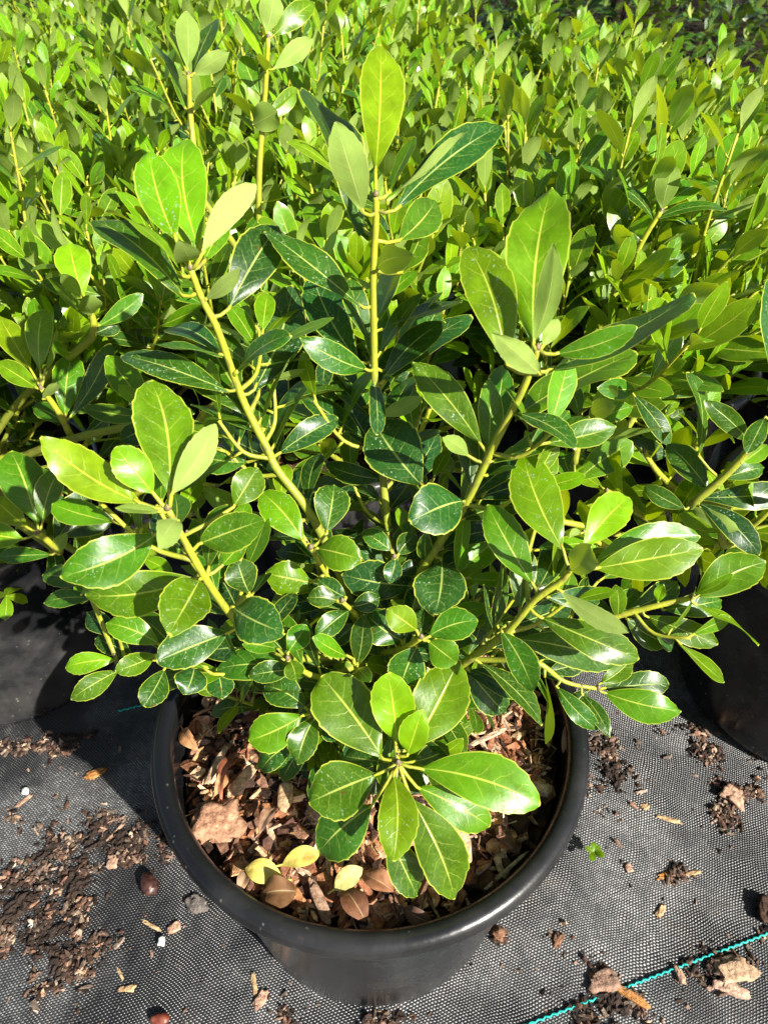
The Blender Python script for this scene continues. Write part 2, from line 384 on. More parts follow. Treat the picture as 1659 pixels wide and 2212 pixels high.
def make_mulch(parent_xy, nchips, label, seed, small=1.0):
    rs = random.Random(seed); mb = MB(); vs = [(0, 0, MZ)]; fs = []; NR, NS = 10, 40
    for i in range(1, NR+1):
        for j in range(NS):
            r = .1285*i/NR; q = 2*math.pi*j/NS; X, Y = r*math.cos(q), r*math.sin(q); vs.append((X, Y, mulch_h(X+parent_xy[0], Y+parent_xy[1])-.004))
    fs = [(0, 1+j, 1+(j+1) % NS) for j in range(NS)]+[(1+(i-1)*NS+j, 1+i*NS+j, 1+i*NS+(j+1) % NS, 1+(i-1)*NS+(j+1) % NS) for i in range(1, NR) for j in range(NS)]
    mb.add(vs, fs, None, (.03, .02, .015), 1)
    for i in range(nchips):
        r = .123*math.sqrt(rs.random()); q = rs.uniform(0, 6.283); X, Y = r*math.cos(q), r*math.sin(q)
        c = rs.choice(CHIPC); f = rs.uniform(.75, 1.35); c = tuple(x*f for x in c)
        if rs.random() < .28: L, W, H = rs.uniform(.010, .030), rs.uniform(.0010, .0042), rs.uniform(.001, .0025)
        else:
            L = .0035+.0155*rs.random()**2; W = L*rs.uniform(.35, .85); H = L*rs.uniform(.1, .3)
        L *= small; W *= small
        z = mulch_h(X+parent_xy[0], Y+parent_xy[1])+rs.uniform(-.003, .004)
        if r > .112: z += .0015
        chip(mb, Vector((X, Y, z)), L, W, H, c, rs.uniform(0, 6.28), rs.gauss(0, .45), rs.gauss(0, .45), .38)
    for i in range(nchips//16):        # loose fibres and curled shreds on top
        r = .121*math.sqrt(rs.random()); q = rs.uniform(0, 6.283); X, Y = r*math.cos(q), r*math.sin(q); a_ = rs.uniform(0, 6.28); L = rs.uniform(.006, .022)
        z = mulch_h(X+parent_xy[0], Y+parent_xy[1])+rs.uniform(.002, .0065); c = rs.choice(((.62, .47, .30), (.50, .33, .19), (.30, .17, .10), (.16, .09, .06), (.66, .55, .42)))
        u_1 = Vector((math.cos(a_), math.sin(a_), rs.gauss(0, .25))); m_ = Vector((rs.gauss(0, .0015), rs.gauss(0, .0015), rs.uniform(0, .003)))
        p = Vector((X, Y, z)); tube(mb, spline([p-u_1*L*.5, p+m_, p+u_1*L*.5], 3), rs.uniform(.0003, .0009), rs.uniform(.0002, .0006), 4, c, c, 0)
    o = mb.build('bark_mulch', [M_CHIP, M_SOIL], None, smooth=False); o.location = (*parent_xy, 0)
    return tag(o, label, 'mulch', None, 'stuff')
make_mulch((HERO.x, HERO.y), 3600, 'brown bark mulch and wood splinters filling the front pot', 3)

# ------------------------------------------------------------------ plants
def leaf_normal(B, T, w3, under, roll=None, hint=None):
    x = (T-B).normalized(); L = (T-B).length; mid = (B+T)/2; nv = (CAM-mid).normalized()
    n0 = (nv-x*nv.dot(x)).normalized(); W = max(w3, .36*L) if w3 < .25*L else w3
    ang = math.acos(max(-1, min(1, w3/W))) if roll is None else roll
    best = None; up = Vector((0, 0, 1))+SUNV*.5
    if hint: up = hint
    for sg in (1, -1):
        a_ = ang*sg+rnd.uniform(-.12, .12); n = n0*math.cos(a_)+x.cross(n0)*math.sin(a_)
        if under: n = -n
        s = n.dot(up)
        if best is None or s > best[0]: best = (s, n)
    return best[1], W
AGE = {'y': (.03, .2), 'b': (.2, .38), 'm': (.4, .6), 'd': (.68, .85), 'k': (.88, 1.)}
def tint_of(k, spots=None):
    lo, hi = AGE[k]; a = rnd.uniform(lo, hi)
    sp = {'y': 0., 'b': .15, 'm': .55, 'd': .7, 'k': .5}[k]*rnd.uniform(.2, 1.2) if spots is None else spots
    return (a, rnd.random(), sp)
def bud(mb, p, r, mi):
    vs = []; ns = 6
    for i, (rr, zz) in enumerate(((0, -1), (.8, -.5), (1, .1), (.6, .8), (0, 1.3))):
        for j in range(ns):
            q = 2*math.pi*j/ns; vs.append(p+Vector((rr*math.cos(q), rr*math.sin(q), zz))*r)
    mb.add(vs, [(i*ns+j, i*ns+(j+1) % ns, (i+1)*ns+(j+1) % ns, (i+1)*ns+j) for i in range(4) for j in range(ns)], None, (.95, .3, 0), mi)

def placed_leaf(stem, spec, hi=True):
    """spec: base px, tip px, width px, depth change of the tip (mm, + away), age letter, flags"""
    bx, by, tx, ty, wpx, dt, kind = spec[:7]; fl = spec[7] if len(spec) > 7 else ''
    db = spec[8] if len(spec) > 8 else 0
    near = min(stem, key=lambda p: (pix(p)[0]-bx)**2+(pix(p)[1]-by)**2)
    d0 = depth(near)+db/1000.; B = at_depth(bx, by, d0); dt *= 1.6; T = at_depth(tx, ty, d0+dt/1000.)
    w3 = wpx*(d0+dt/2000.)/FPX
    if (T-B).length < .012: T = B+(T-B).normalized()*.012
    if 'x' in fl:
        hv = (SUNV+(CAM-B).normalized()); n, W = leaf_normal(B, T, w3, False, .5, -hv); W = w3/math.cos(.5)
    else: n, W = leaf_normal(B, T, w3, 'u' in fl)
    mb = MB()
    bow = rnd.uniform(-.02, .13); fold = rnd.uniform(.04, .34)
    if 'f' in fl: fold = .75; W *= 1.25
    if 'u' in fl: bow = -rnd.uniform(.03, .10)
    if 's' in fl: spots = rnd.uniform(.85, 1.2)
    elif 'c' in fl: spots = 0.
    else: spots = None
    leaf(mb, B, T, n, W, bow, fold, 24 if hi else 14, 4 if hi else 3, tint_of(kind, spots), rnd.uniform(.95, 1.2), rnd.uniform(.66, .92), 3, rnd.uniform(.02, .08))
    pts = [near, near.lerp(B, .5)+Vector((0, 0, -.001)), B, B+(T-B)*.06]
    if (near-B).length > .0012:
        tube(mb, pts, .00105, .0007, 6, (.15+.6*rnd.random()**2, 0, 0), (.0, 0, 0), 1)
        bud(mb, near.lerp(B, .1)+Vector((0, 0, .001)), .0008, 1)
    return mb, (T-B).length*FPX/d0*wpx

def stem_of(nodes, n=8):
    return spline([on_y(*p) for p in nodes], n)
HERO_BR = {}
def BR(key, nodes, leaves, r0=.0028, r1=.0015): HERO_BR[key] = (nodes, leaves, r0, r1)
BR('centre', [(815, 1405, 0), (838, 1200, .02), (828, 1040, .035), (812, 870, .045), (808, 750, .05), (806, 600, .05), (812, 480, .05), (812, 425, .05)], [
 (811, 378, 822, 95, 98, 10, 'y', 'c'), (785, 460, 725, 263, 80, -14, 'b', 'u', -6), (790, 500, 668, 198, 66, 22, 'd', '', 6), (852, 455, 1086, 270, 80, 5, 'k', 'cx'),
 (832, 425, 1022, 272, 26, 12, 'b', 'u'), (862, 520, 942, 432, 78, 22, 'm', 'c', 8), (816, 582, 893, 552, 62, -26, 'm', 'u', -4), (786, 665, 571, 500, 62, -4, 'd', 's'),
 (775, 782, 676, 592, 92, 14, 'k', 's', 6), (795, 800, 648, 730, 62, -14, 'd', 's', -4), (800, 955, 638, 840, 44, 2, 'k', 's'), (814, 715, 998, 648, 30, 14, 'k', '', 2),
 (824, 828, 1020, 683, 55, 8, 'k', ''), (836, 800, 945, 662, 62, 20, 'd', 's', 10), (814, 900, 913, 858, 34, -10, 'd', 'u'), (806, 800, 815, 940, 36, -5, 'k', 's', 5),
 (815, 690, 862, 540, 42, 22, 'm', 's', 10), (868, 590, 905, 440, 40, 24, 'm', '', 12), (780, 880, 700, 770, 50, 20, 'k', 's', 14), (835, 1035, 700, 1000, 46, 5, 'k', '', 6), (840, 1060, 945, 930, 60, 25, 'k', '', 14)])
BR('left', [(805, 1405, 0), (690, 1145, .01), (599, 1014, .02), (581, 975, .023), (539, 894, .028), (514, 835, .03), (472, 716, .03), (437, 646, .03), (413, 583, .03)], [
 (380, 516, 322, 324, 92, 5, 'b', 's', -4), (432, 540, 402, 300, 102, 9, 'b', '', 3), (436, 550, 553, 398, 56, 4, 'b', 'u', -5), (444, 562, 497, 480, 48, 12, 'm', '', 6),
 (408, 562, 386, 516, 54, -22, 'm', 'u', -3), (398, 597, 229, 458, 22, -3, 'b', ''), (398, 640, 198, 475, 66, 4, 'd', '', 2), (443, 648, 522, 580, 34, -10, 'm', 'u'),
 (494, 668, 602, 488, 98, 12, 'k', 'c', 4), (476, 760, 356, 712, 42, 14, 'k', '', 5), (482, 766, 320, 742, 15, -6, 'd', ''), (497, 845, 262, 768, 52, -3, 'd', 's'),
 (550, 842, 634, 617, 106, 14, 'k', 's', 4), (508, 805, 627, 722, 33, -12, 'd', 's', -3), (600, 978, 590, 785, 88, 26, 'k', '', 12), (572, 926, 443, 906, 13, -4, 'm', ''),
 (537, 998, 436, 984, 58, 2, 'd', 's', 6), (590, 990, 468, 928, 60, 22, 'k', '', 12), (602, 980, 731, 903, 56, 6, 'k', 's'), (634, 1100, 660, 1000, 40, 20, 'k', '', 12), (690, 1150, 655, 1050, 50, 20, 'k', '', 16)])
BR('right', [(825, 1400, 0), (895, 1260, 0), (955, 1165, 0), (1005, 1090, 0), (1075, 945, 0), (1120, 860, 0), (1148, 795, 0), (1160, 755, 0)], [
 (1152, 742, 1192, 404, 132, 10, 'b', 'c'), (1150, 742, 1195, 526, 54, -12, 'm', 'u', -4), (1095, 790, 1010, 533, 104, 4, 'b', 's'), (1166, 808, 1062, 718, 56, -20, 'b', 'u', -2),
 (1172, 748, 1204, 688, 36, 4, 'm', 'u', 3), (1198, 765, 1376, 706, 56, -8, 'm', ''), (1178, 803, 1498, 632, 76, 8, 'd', 'c', 4), (1120, 895, 1375, 760, 78, 14, 'm', 'c', 8),
 (1042, 965, 892, 782, 78, 2, 'm', 's'), (1106, 890, 1245, 968, 42, -12, 'd', 's'), (1050, 965, 1085, 790, 62, 18, 'd', 's', 8), (913, 1050, 808, 912, 126, 6, 'k', 's', 10),
 (1003, 1082, 886, 1128, 112, -14, 'k', 's', -3), (888, 1266, 738, 1240, 88, -6, 'k', 'sx'), (953, 1206, 940, 1328, 112, -12, 'k', 's'), (1012, 985, 956, 945, 36, -10, 'm', 'u'),
 (1050, 1027, 1116, 1008, 12, -6, 'd', ''), (985, 1130, 1160, 1050, 62, 14, 'k', '', 8), (1020, 1080, 1210, 1060, 60, 20, 'k', '', 14), (960, 1180, 1080, 1120, 56, 10, 'k', '', 10), (925, 1220, 920, 1150, 34, -8, 'd', '')])
BR('low_right', [(830, 1415, -.01), (950, 1452, -.03), (1031, 1412, -.04), (1099, 1360, -.045), (1155, 1296, -.045), (1211, 1256, -.045), (1231, 1232, -.045)], [
 (1216, 1188, 1130, 981, 104, 10, 'b', 's'), (1257, 1185, 1358, 1074, 80, 8, 'y', '', 2), (1230, 1232, 1278, 1175, 62, -20, 'b', 'u', -4), (1283, 1228, 1518, 1186, 92, -2, 'b', 'c'),
 (1278, 1218, 1512, 1158, 78, 8, 'm', 's', 6), (1150, 1262, 1052, 1090, 80, 4, 'm', '', 2), (1157, 1278, 1200, 1165, 58, 14, 'k', '', 8), (1045, 1383, 1083, 1212, 30, 2, 'd', 's'),
 (1208, 1275, 1358, 1366, 44, -12, 'm', 'u'), (1166, 1333, 1380, 1424, 74, -4, 'm', '', -2), (1112, 1380, 1336, 1432, 78, 4, 'd', 'c', 5), (1081, 1360, 1152, 1493, 64, -12, 'd', 's', -2),
 (1032, 1428, 1172, 1566, 46, -6, 'd', 's'), (1010, 1446, 1092, 1540, 74, 4, 'k', 's', 8), (1180, 1290, 1300, 1280, 50, 16, 'k', '', 12), (1110, 1350, 1235, 1300, 60, 18, 'k', '', 14), (1005, 1430, 960, 1520, 50, 5, 'k', '', 14)])
BR('far_right', [(838, 1405, 0), (1000, 1385, .01), (1150, 1380, .015), (1351, 1325, .012), (1419, 1308, .01), (1491, 1292, .01)], [
 (1502, 1290, 1654, 1214, 86, 2, 'm', 'c'), (1494, 1284, 1583, 1240, 24, -8, 'b', ''), (1497, 1303, 1639, 1393, 15, -8, 'b', ''), (1432, 1318, 1558, 1296, 56, 8, 'd', '', 6),
 (1392, 1330, 1550, 1392, 54, -4, 'm', 'c'), (1352, 1336, 1446, 1390, 62, 4, 'd', 'c', 5), (1420, 1302, 1432, 1262, 24, -4, 'b', ''), (1362, 1316, 1462, 1255, 52, 10, 'd', '', 6),
 (1332, 1337, 1330, 1264, 36, -8, 'm', ''), (1310, 1335, 1400, 1290, 50, 14, 'k', '', 12), (1330, 1330, 1235, 1290, 50, 14, 'k', 's', 12)], .003, .0018)
BR('low_far_right', [(838, 1418, -.01), (1040, 1425, -.02), (1151, 1428, -.03), (1219, 1472, -.035), (1291, 1488, -.035)], [
 (1300, 1487, 1444, 1476, 56, 2, 'd', '', 3), (1304, 1496, 1471, 1536, 70, -4, 'm', 'c'), (1201, 1482, 1291, 1576, 44, -4, 'd', 's'), (1256, 1498, 1317, 1593, 34, -8, 'd', 's'),
 (1293, 1478, 1366, 1420, 42, 6, 'm', ''), (1219, 1472, 1160, 1418, 42, 6, 'k', '', 6), (1180, 1450, 1260, 1425, 44, 8, 'k', '', 8), (1270, 1490, 1230, 1540, 34, -2, 'k', '', 4)], .0021, .0012)
BR('low_left', [(800, 1415, -.01), (640, 1420, -.03), (540, 1370, -.04), (497, 1325, -.045), (448, 1255, -.05), (399, 1168, -.05), (364, 1101, -.05)], [
 (302, 1086, 88, 945, 94, -6, 'y', ''), (332, 1066, 250, 966, 78, -4, 'y', 'c', -3), (366, 1066, 325, 822, 122, 10, 'b', 's'), (371, 1068, 466, 916, 62, 4, 'b', 'u', -4),
 (340, 1152, 130, 1246, 108, -12, 'm', 's', -3), (420, 1250, 184, 1285, 98, -4, 'm', 's', 4), (433, 1250, 366, 1370, 106, -18, 'm', 's', -6), (430, 1175, 573, 1122, 84, -6, 'm', ''),
 (386, 1124, 346, 1188, 58, -18, 'b', 'u', -2), (480, 1222, 531, 1168, 46, -2, 'm', '', 4), (346, 1105, 250, 1096, 20, -6, 'b', 'u'), (502, 1310, 613, 1366, 100, -10, 'k', 's', -3),
 (540, 1282, 513, 1208, 70, -4, 'd', 's', 3), (495, 1366, 339, 1430, 88, -8, 'd', 's', -3), (505, 1095, 557, 1010, 70, 2, 'm', 's', 14), (420, 1200, 500, 1130, 60, 14, 'k', 's', 12),
 (400, 1190, 330, 1110, 50, 12, 'k', '', 12), (450, 1270, 480, 1180, 70, 12, 'd', 's', 10)])
BR('low_far_left', [(790, 1420, -.01), (560, 1455, -.03), (430, 1440, -.04), (350, 1425, -.045), (300, 1425, -.047), (256, 1434, -.05)], [
 (345, 1392, 230, 1346, 60, -2, 'm', '', -2), (337, 1414, 250, 1450, 48, -8, 'm', '', -4), (252, 1426, 142, 1442, 46, -2, 'b', 's'), (258, 1448, 154, 1511, 50, -8, 'm', 's'),
 (356, 1445, 312, 1526, 60, -8, 'd', ''), (196, 1292, 96, 1302, 40, 5, 'd', '', 12), (190, 1262, 92, 1242, 50, 8, 'd', '', 14), (255, 1368, 188, 1322, 46, 8, 'k', '', 8), (285, 1420, 206, 1380, 46, 6, 'k', '', 4),
 (420, 1440, 400, 1500, 70, -6, 'k', '', 6), (470, 1450, 480, 1510, 60, -6, 'k', '', 6)], .0019, .0011)
BR('front', [(822, 1425, -.02), (835, 1500, -.045), (850, 1580, -.07), (860, 1648, -.085)], [
 (855, 1605, 838, 1454, 94, -4, 'y', 'c', -4), (880, 1632, 912, 1533, 64, -4, 'y', 'c', -3), (828, 1640, 694, 1460, 128, 6, 'm', '', 2), (893, 1615, 992, 1424, 120, 8, 'b', '', 3),
 (815, 1672, 667, 1735, 122, -4, 'm', 's'), (803, 1740, 690, 1842, 106, 2, 'd', 's', 5), (850, 1672, 850, 1861, 86, -14, 'b', 's', -5), (908, 1660, 1167, 1738, 112, -4, 'b', ''),
 (900, 1700, 1058, 1786, 86, 4, 'm', '', 5), (888, 1725, 982, 1943, 106, 2, 'm', '', 2), (835, 1790, 902, 1936, 72, 6, 'd', '', 9), (895, 1645, 968, 1612, 62, 10, 'd', 's', 8),
 (825, 1645, 735, 1632, 44, 10, 'd', '', 10)], .0019, .0012)
BR('front_left', [(800, 1430, -.02), (740, 1482, -.045), (673, 1538, -.06)], [
 (655, 1545, 537, 1600, 84, -2, 'b', 'c', -2), (662, 1530, 572, 1482, 70, 4, 'd', '', 2), (680, 1550, 643, 1652, 66, -4, 'd', ''), (640, 1600, 565, 1664, 58, 4, 'd', '', 6), (660, 1605, 610, 1686, 50, 4, 'd', '', 7), (690, 1540, 740, 1600, 50, 6, 'k', '', 8)], .0024, .0014)
BR('inner_left', [(806, 1402, 0), (725, 1275, 0), (690, 1215, -.005), (672, 1185, -.01)], [
 (656, 1170, 562, 1062, 76, 4, 'b', 's'), (706, 1152, 722, 1047, 78, 6, 'd', 's', 2), (684, 1184, 781, 1208, 78, -6, 'm', 's', -3), (672, 1258, 574, 1238, 76, -2, 'b', 's'), (607, 1078, 620, 1003, 42, 8, 'b', '', 5),
 (690, 1220, 640, 1150, 45, 10, 'k', '', 8)], .0019, .0012)
BR('inner_low', [(814, 1406, -.01), (780, 1340, -.015), (740, 1300, -.02)], [
 (730, 1298, 664, 1292, 46, -2, 'd', ''), (748, 1290, 688, 1252, 46, 2, 'k', ''), (754, 1318, 682, 1376, 50, -4, 'd', 's'), (760, 1310, 820, 1290, 44, 2, 'k', ''), (770, 1345, 720, 1390, 40, 2, 'k', '')], .002, .0013)
BR('inner_right', [(826, 1410, -.02), (868, 1402, -.03), (910, 1378, -.04)], [
 (868, 1384, 790, 1324, 80, 2, 'd', '', 2), (900, 1362, 836, 1316, 62, -4, 'y', 'c', -2), (924, 1376, 1032, 1340, 72, -2, 'm', 'c'), (924, 1384, 986, 1432, 68, -4, 'm', 'c'), (900, 1396, 866, 1482, 82, 2, 'd', 's', 3),
 (848, 1440, 770, 1404, 56, 4, 'd', '', 4), (905, 1375, 915, 1310, 50, 6, 'k', '', 4)], .0024, .0015)
BR('inner_front', [(806, 1422, -.02), (700, 1462, -.04), (640, 1440, -.045), (622, 1424, -.048)], [
 (638, 1446, 537, 1460, 48, -2, 'd', 's'), (622, 1410, 662, 1350, 52, 2, 'm', ''), (626, 1425, 640, 1470, 44, -4, 'm', ''), (602, 1402, 524, 1392, 36, 2, 'm', '', 2), (690, 1462, 722, 1500, 44, -4, 'm', '', 0),
 (765, 1470, 721, 1438, 50, 0, 'm', ''), (620, 1415, 560, 1360, 44, 4, 'k', '', 4)], .0022, .0013)
BR('inner_back', [(816, 1395, 0), (850, 1290, .0), (852, 1205, .0)], [
 (846, 1190, 784, 1148, 42, 2, 'd', ''), (860, 1198, 898, 1155, 46, 2, 'd', ''), (855, 1205, 840, 1260, 40, -2, 'k', ''), (820, 1080, 659, 1052, 56, 20, 'k', '', 30), (860, 1240, 905, 1220, 36, 2, 'k', '')], .0022, .0013)

ROOT = Vector((HERO.x, HERO.y, .214))
hero = empty('holly_shrub', ROOT)
tag(hero, 'young holly shrub with big glossy serrated leaves in the foreground pot', 'shrub')
BARK_T = (.52, 0, 0)
cand = []
for key, (nodes, leaves, r0, r1) in HERO_BR.items():
    st = stem_of(nodes)
    mb = MB(); st2 = [Vector((HERO.x+rnd.uniform(-.006, .006), HERO.y+rnd.uniform(-.006, .006), .205))]+st
    tube(mb, st2, r0*.88, r1*.88, 10, BARK_T, (.02, 0, 0), 0, .12)
    bud(mb, st[-1]+Vector((0, 0, .001)), .0017, 0)
    br = local(mb.build('branch', M_STEM), hero)
    for lf in leaves:
        m, area = placed_leaf(st, lf); cand.append((area, m, br))
cand.sort(key=lambda q: -q[0])
rest = MB()
for i, (area, m, br) in enumerate(cand):
    if i < 98:
        o = m.build('leaf', [M_LEAF, M_STEM]); o.data.transform(Matrix.Translation(-ROOT)); o.parent = br
    else:
        off = len(rest.v); rest.v += m.v; rest.uv += m.uv; rest.c += m.c; rest.mi += m.mi; rest.f += [tuple(i+off for i in f) for f in m.f]

def shoot_leaves(mb, st, n, L0, L1, young=.35, open0=25, open1=70, nl=8, nw=2, skip=.25, agek=1.0, dropy=0., top=1., back=None, dark=0.):
    """leaves spiralling up a stem; st is a list of points from low to top"""
    cum = [0]
    for a_, b_ in zip(st, st[1:]): cum.append(cum[-1]+(b_-a_).length)
    tot = cum[-1]; az = rnd.random()*6.28
    def P(s):
        for i in range(len(st)-1):
            if cum[i+1] >= s: return st[i].lerp(st[i+1], (s-cum[i])/max(1e-6, cum[i+1]-cum[i])), (st[i+1]-st[i]).normalized()
        return st[-1], (st[-1]-st[-2]).normalized()
    for i in range(n):
        t = 1-(i/n)*(1-skip); t = (1-(1-t)**1.15)*top; p, d = P(tot*t); az += 2.4+rnd.uniform(-.3, .3)
        ref = Vector((0, 0, 1)) if abs(d.z) < .9 else Vector((1, 0, 0))
        a_ = d.cross(ref).normalized(); b_ = d.cross(a_)
        rad = a_*math.cos(az)+b_*math.sin(az); k = i/max(1, n-1)
        th = R(open0+(open1-open0)*min(1, k*1.3)+rnd.uniform(-10, 10))
        dr = (d*math.cos(th)+rad*math.sin(th)); dr = (dr+Vector((0, 0, -dropy*k))).normalized()
        if back is not None and dr.dot(FWD) < back: continue
        L = rnd.uniform(L0, L1)*(.7 if i < 2 and top == 1 else 1)*(1-.15*k); W = L*rnd.uniform(.36, .46)
        B = p+dr*.004; nn = (d-dr*d.dot(dr)).normalized()+rad.cross(d)*rnd.uniform(-.35, .35)
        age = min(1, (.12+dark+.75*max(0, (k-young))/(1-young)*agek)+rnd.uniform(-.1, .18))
        leaf(mb, B, B+dr*L, nn, W, rnd.uniform(-.03, .10), rnd.uniform(.05, .3), nl, nw, (max(0, age), rnd.random(), .5*k*rnd.random()), rnd.uniform(.95, 1.25), rnd.uniform(.64, .9), 3 if nl > 9 else 0)
        tube(mb, [p, B+dr*.002], .0010, .0007, 4, (.3, 0, 0), (.0, 0, 0), 1)

# older, darker leaves further down the same branches, behind the ones placed above
for key, (nodes, leaves, r0, r1) in HERO_BR.items():
    st = stem_of(nodes)
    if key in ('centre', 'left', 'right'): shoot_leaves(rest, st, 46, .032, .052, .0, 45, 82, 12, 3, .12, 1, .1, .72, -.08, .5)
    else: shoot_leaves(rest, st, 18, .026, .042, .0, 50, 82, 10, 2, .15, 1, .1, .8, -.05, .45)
# short side twigs with their own leaf whorls, filling the room between the branches
def side_twigs(key, ts, n, L0, L1, seed_):
    rnd.seed(seed_); st = stem_of(HERO_BR[key][0])
    for t in ts:
        i = int(t*(len(st)-2)); q = st[i]; d = (st[i+1]-st[i]).normalized(); a2 = rnd.uniform(0, 6.28)
        for _ in range(12):
            o_ = Vector((rnd.gauss(0, 1), rnd.gauss(0, 1), rnd.gauss(0, .5))); o_ = (o_-d*o_.dot(d)).normalized()
            if -.25 < o_.dot(FWD) < .75: break
        L = rnd.uniform(.018, .034); s2 = spline([q, q+(d*.5+o_)*L*.6, q+(d*.9+o_)*L+Vector((0, 0, .006))], 4)
        tube(rest, s2, .0013, .0009, 6, (.35, 0, 0), (.05, 0, 0), 1)
        shoot_leaves(rest, s2, n, L0, L1, .5, 35, 72, 12, 3, .3, .6, .1, 1, -.25, .2)
side_twigs('centre', (.12, .2, .28, .36, .46), 8, .030, .046, 301)
side_twigs('left', (.15, .25, .33, .42, .52, .62), 8, .028, .044, 302)
side_twigs('right', (.15, .25, .35, .45, .55), 8, .028, .044, 303)
side_twigs('low_right', (.2, .35, .5, .65), 7, .026, .040, 304)
side_twigs('low_left', (.2, .35, .5, .65, .78), 7, .026, .040, 305)
side_twigs('far_right', (.2, .35, .5, .65), 7, .028, .042, 306)
side_twigs('low_far_right', (.3, .5), 6, .024, .034, 307)
rnd.seed(310)
# small dark leaves crowding the middle of the shrub
for i in range(105):
    az = rnd.uniform(0, 6.28); tl = rnd.uniform(.25, 1.2); L = rnd.uniform(.05, .15)*(1.1-.35*tl)
    d = Vector((math.cos(az)*math.sin(tl), math.sin(az)*math.sin(tl), math.cos(tl)))
    if d.y < -.3 and tl > .6: L *= .55
    p0 = ROOT+Vector((d.x*.012, d.y*.012, .002)); p1 = p0+d*L*.5+Vector((0, 0, .008)); p2 = p0+d*L+Vector((0, 0, .022))
    st = spline([p0, p1, p2], 5); tube(rest, st, .0015, .0010, 6, (.6, 0, 0), (.2, 0, 0), 1)
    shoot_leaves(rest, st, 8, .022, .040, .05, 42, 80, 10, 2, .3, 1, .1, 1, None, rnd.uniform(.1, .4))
local(tag(rest.build('leaves', [M_LEAF, M_STEM]), kind='stuff'), hero)

# ------------------------------------------------------------------ neighbouring shrubs: a few shoots read from the photo, the rest grown
def shrub(name_loc, label, group=None, shoots=(), grown=14, hmin=.16, hmax=.26, seed=1, spread=.55, avoid=None, hi=10):
    rnd.seed(seed)
    root = empty('holly_shrub', Vector((name_loc[0], name_loc[1], .214)))
    tag(root, label, 'shrub', group)
    for nodes, leaves, extra in shoots:
        st = stem_of(nodes, 6); mb = MB(); foot = root.location+Vector((0, 0, -.006))
        full = spline([foot, foot.lerp(st[0], .5)+Vector((0, 0, .02)), st[0]], 4)[:-1]+st
        tube(mb, full, .0035, .0018, 7, (.6, 0, 0), (.02, 0, 0), 0, .1); bud(mb, st[-1], .002, 0)
        br = local(mb.build('branch', M_STEM), root); lm = MB()
        for lf in leaves:
            m, _ = placed_leaf(st, lf, False); off = len(lm.v); lm.v += m.v; lm.uv += m.uv; lm.c += m.c; lm.mi += m.mi; lm.f += [tuple(i+off for i in f) for f in m.f]
        if extra: shoot_leaves(lm, full, extra, .034, .05, .3, 40, 75, 10, 2, .35)
        o = lm.build('leaves', [M_LEAF, M_STEM]); o.data.transform(Matrix.Translation(-root.location)); o.parent = br
    for i in range(grown):
        az = i*2.4+rnd.uniform(-.5, .5); tl = spread*math.sqrt((i+.5)/grown)*rnd.uniform(.75, 1.2)
        d = Vector((math.cos(az)*math.sin(tl), math.sin(az)*math.sin(tl), math.cos(tl))); L = rnd.uniform(hmin, hmax)*(1+.25*tl)
        foot = root.location+Vector((d.x*.015, d.y*.015, -.006)); tip = foot+d*L+Vector((0, 0, .02*tl))
        if avoid and avoid(tip): continue
        md = foot.lerp(tip, .5)+Vector((d.x, d.y, 0))*.018+Vector((rnd.uniform(-.01, .01), rnd.uniform(-.01, .01), 0))
        st = spline([foot, md, tip], 5); mb = MB(); lm = MB()
        tube(mb, st, .0026, .0011, 6, (.6, 0, 0), (.25, 0, 0), 0)
        shoot_leaves(lm, st, rnd.randint(13, 18), .038, .060, .3, 20, 64, hi, 2, .2, 1, 0, 1, None, rnd.uniform(0, .12))
        # two or three side twigs
        for _ in range(rnd.randint(2, 3)):
            q = st[rnd.randint(3, 7)]; a2 = rnd.uniform(0, 6.28); dd = (d+Vector((math.cos(a2), math.sin(a2), 0))*.6).normalized()
            s2 = spline([q, q+dd*L*.22, q+dd*L*.36+Vector((0, 0, L*.14))], 4)
            tube(mb, s2, .0018, .0011, 5, (.3, 0, 0), (.05, 0, 0), 0)
            shoot_leaves(lm, s2, rnd.randint(7, 10), .036, .056, .35, 22, 66, hi, 2, .2, 1, 0, 1, None, rnd.uniform(0, .15))
        br = local(mb.build('branch', M_STEM), root)
        o = lm.build('leaves', [M_LEAF, M_STEM]); o.data.transform(Matrix.Translation(-root.location)); o.parent = br
    return root

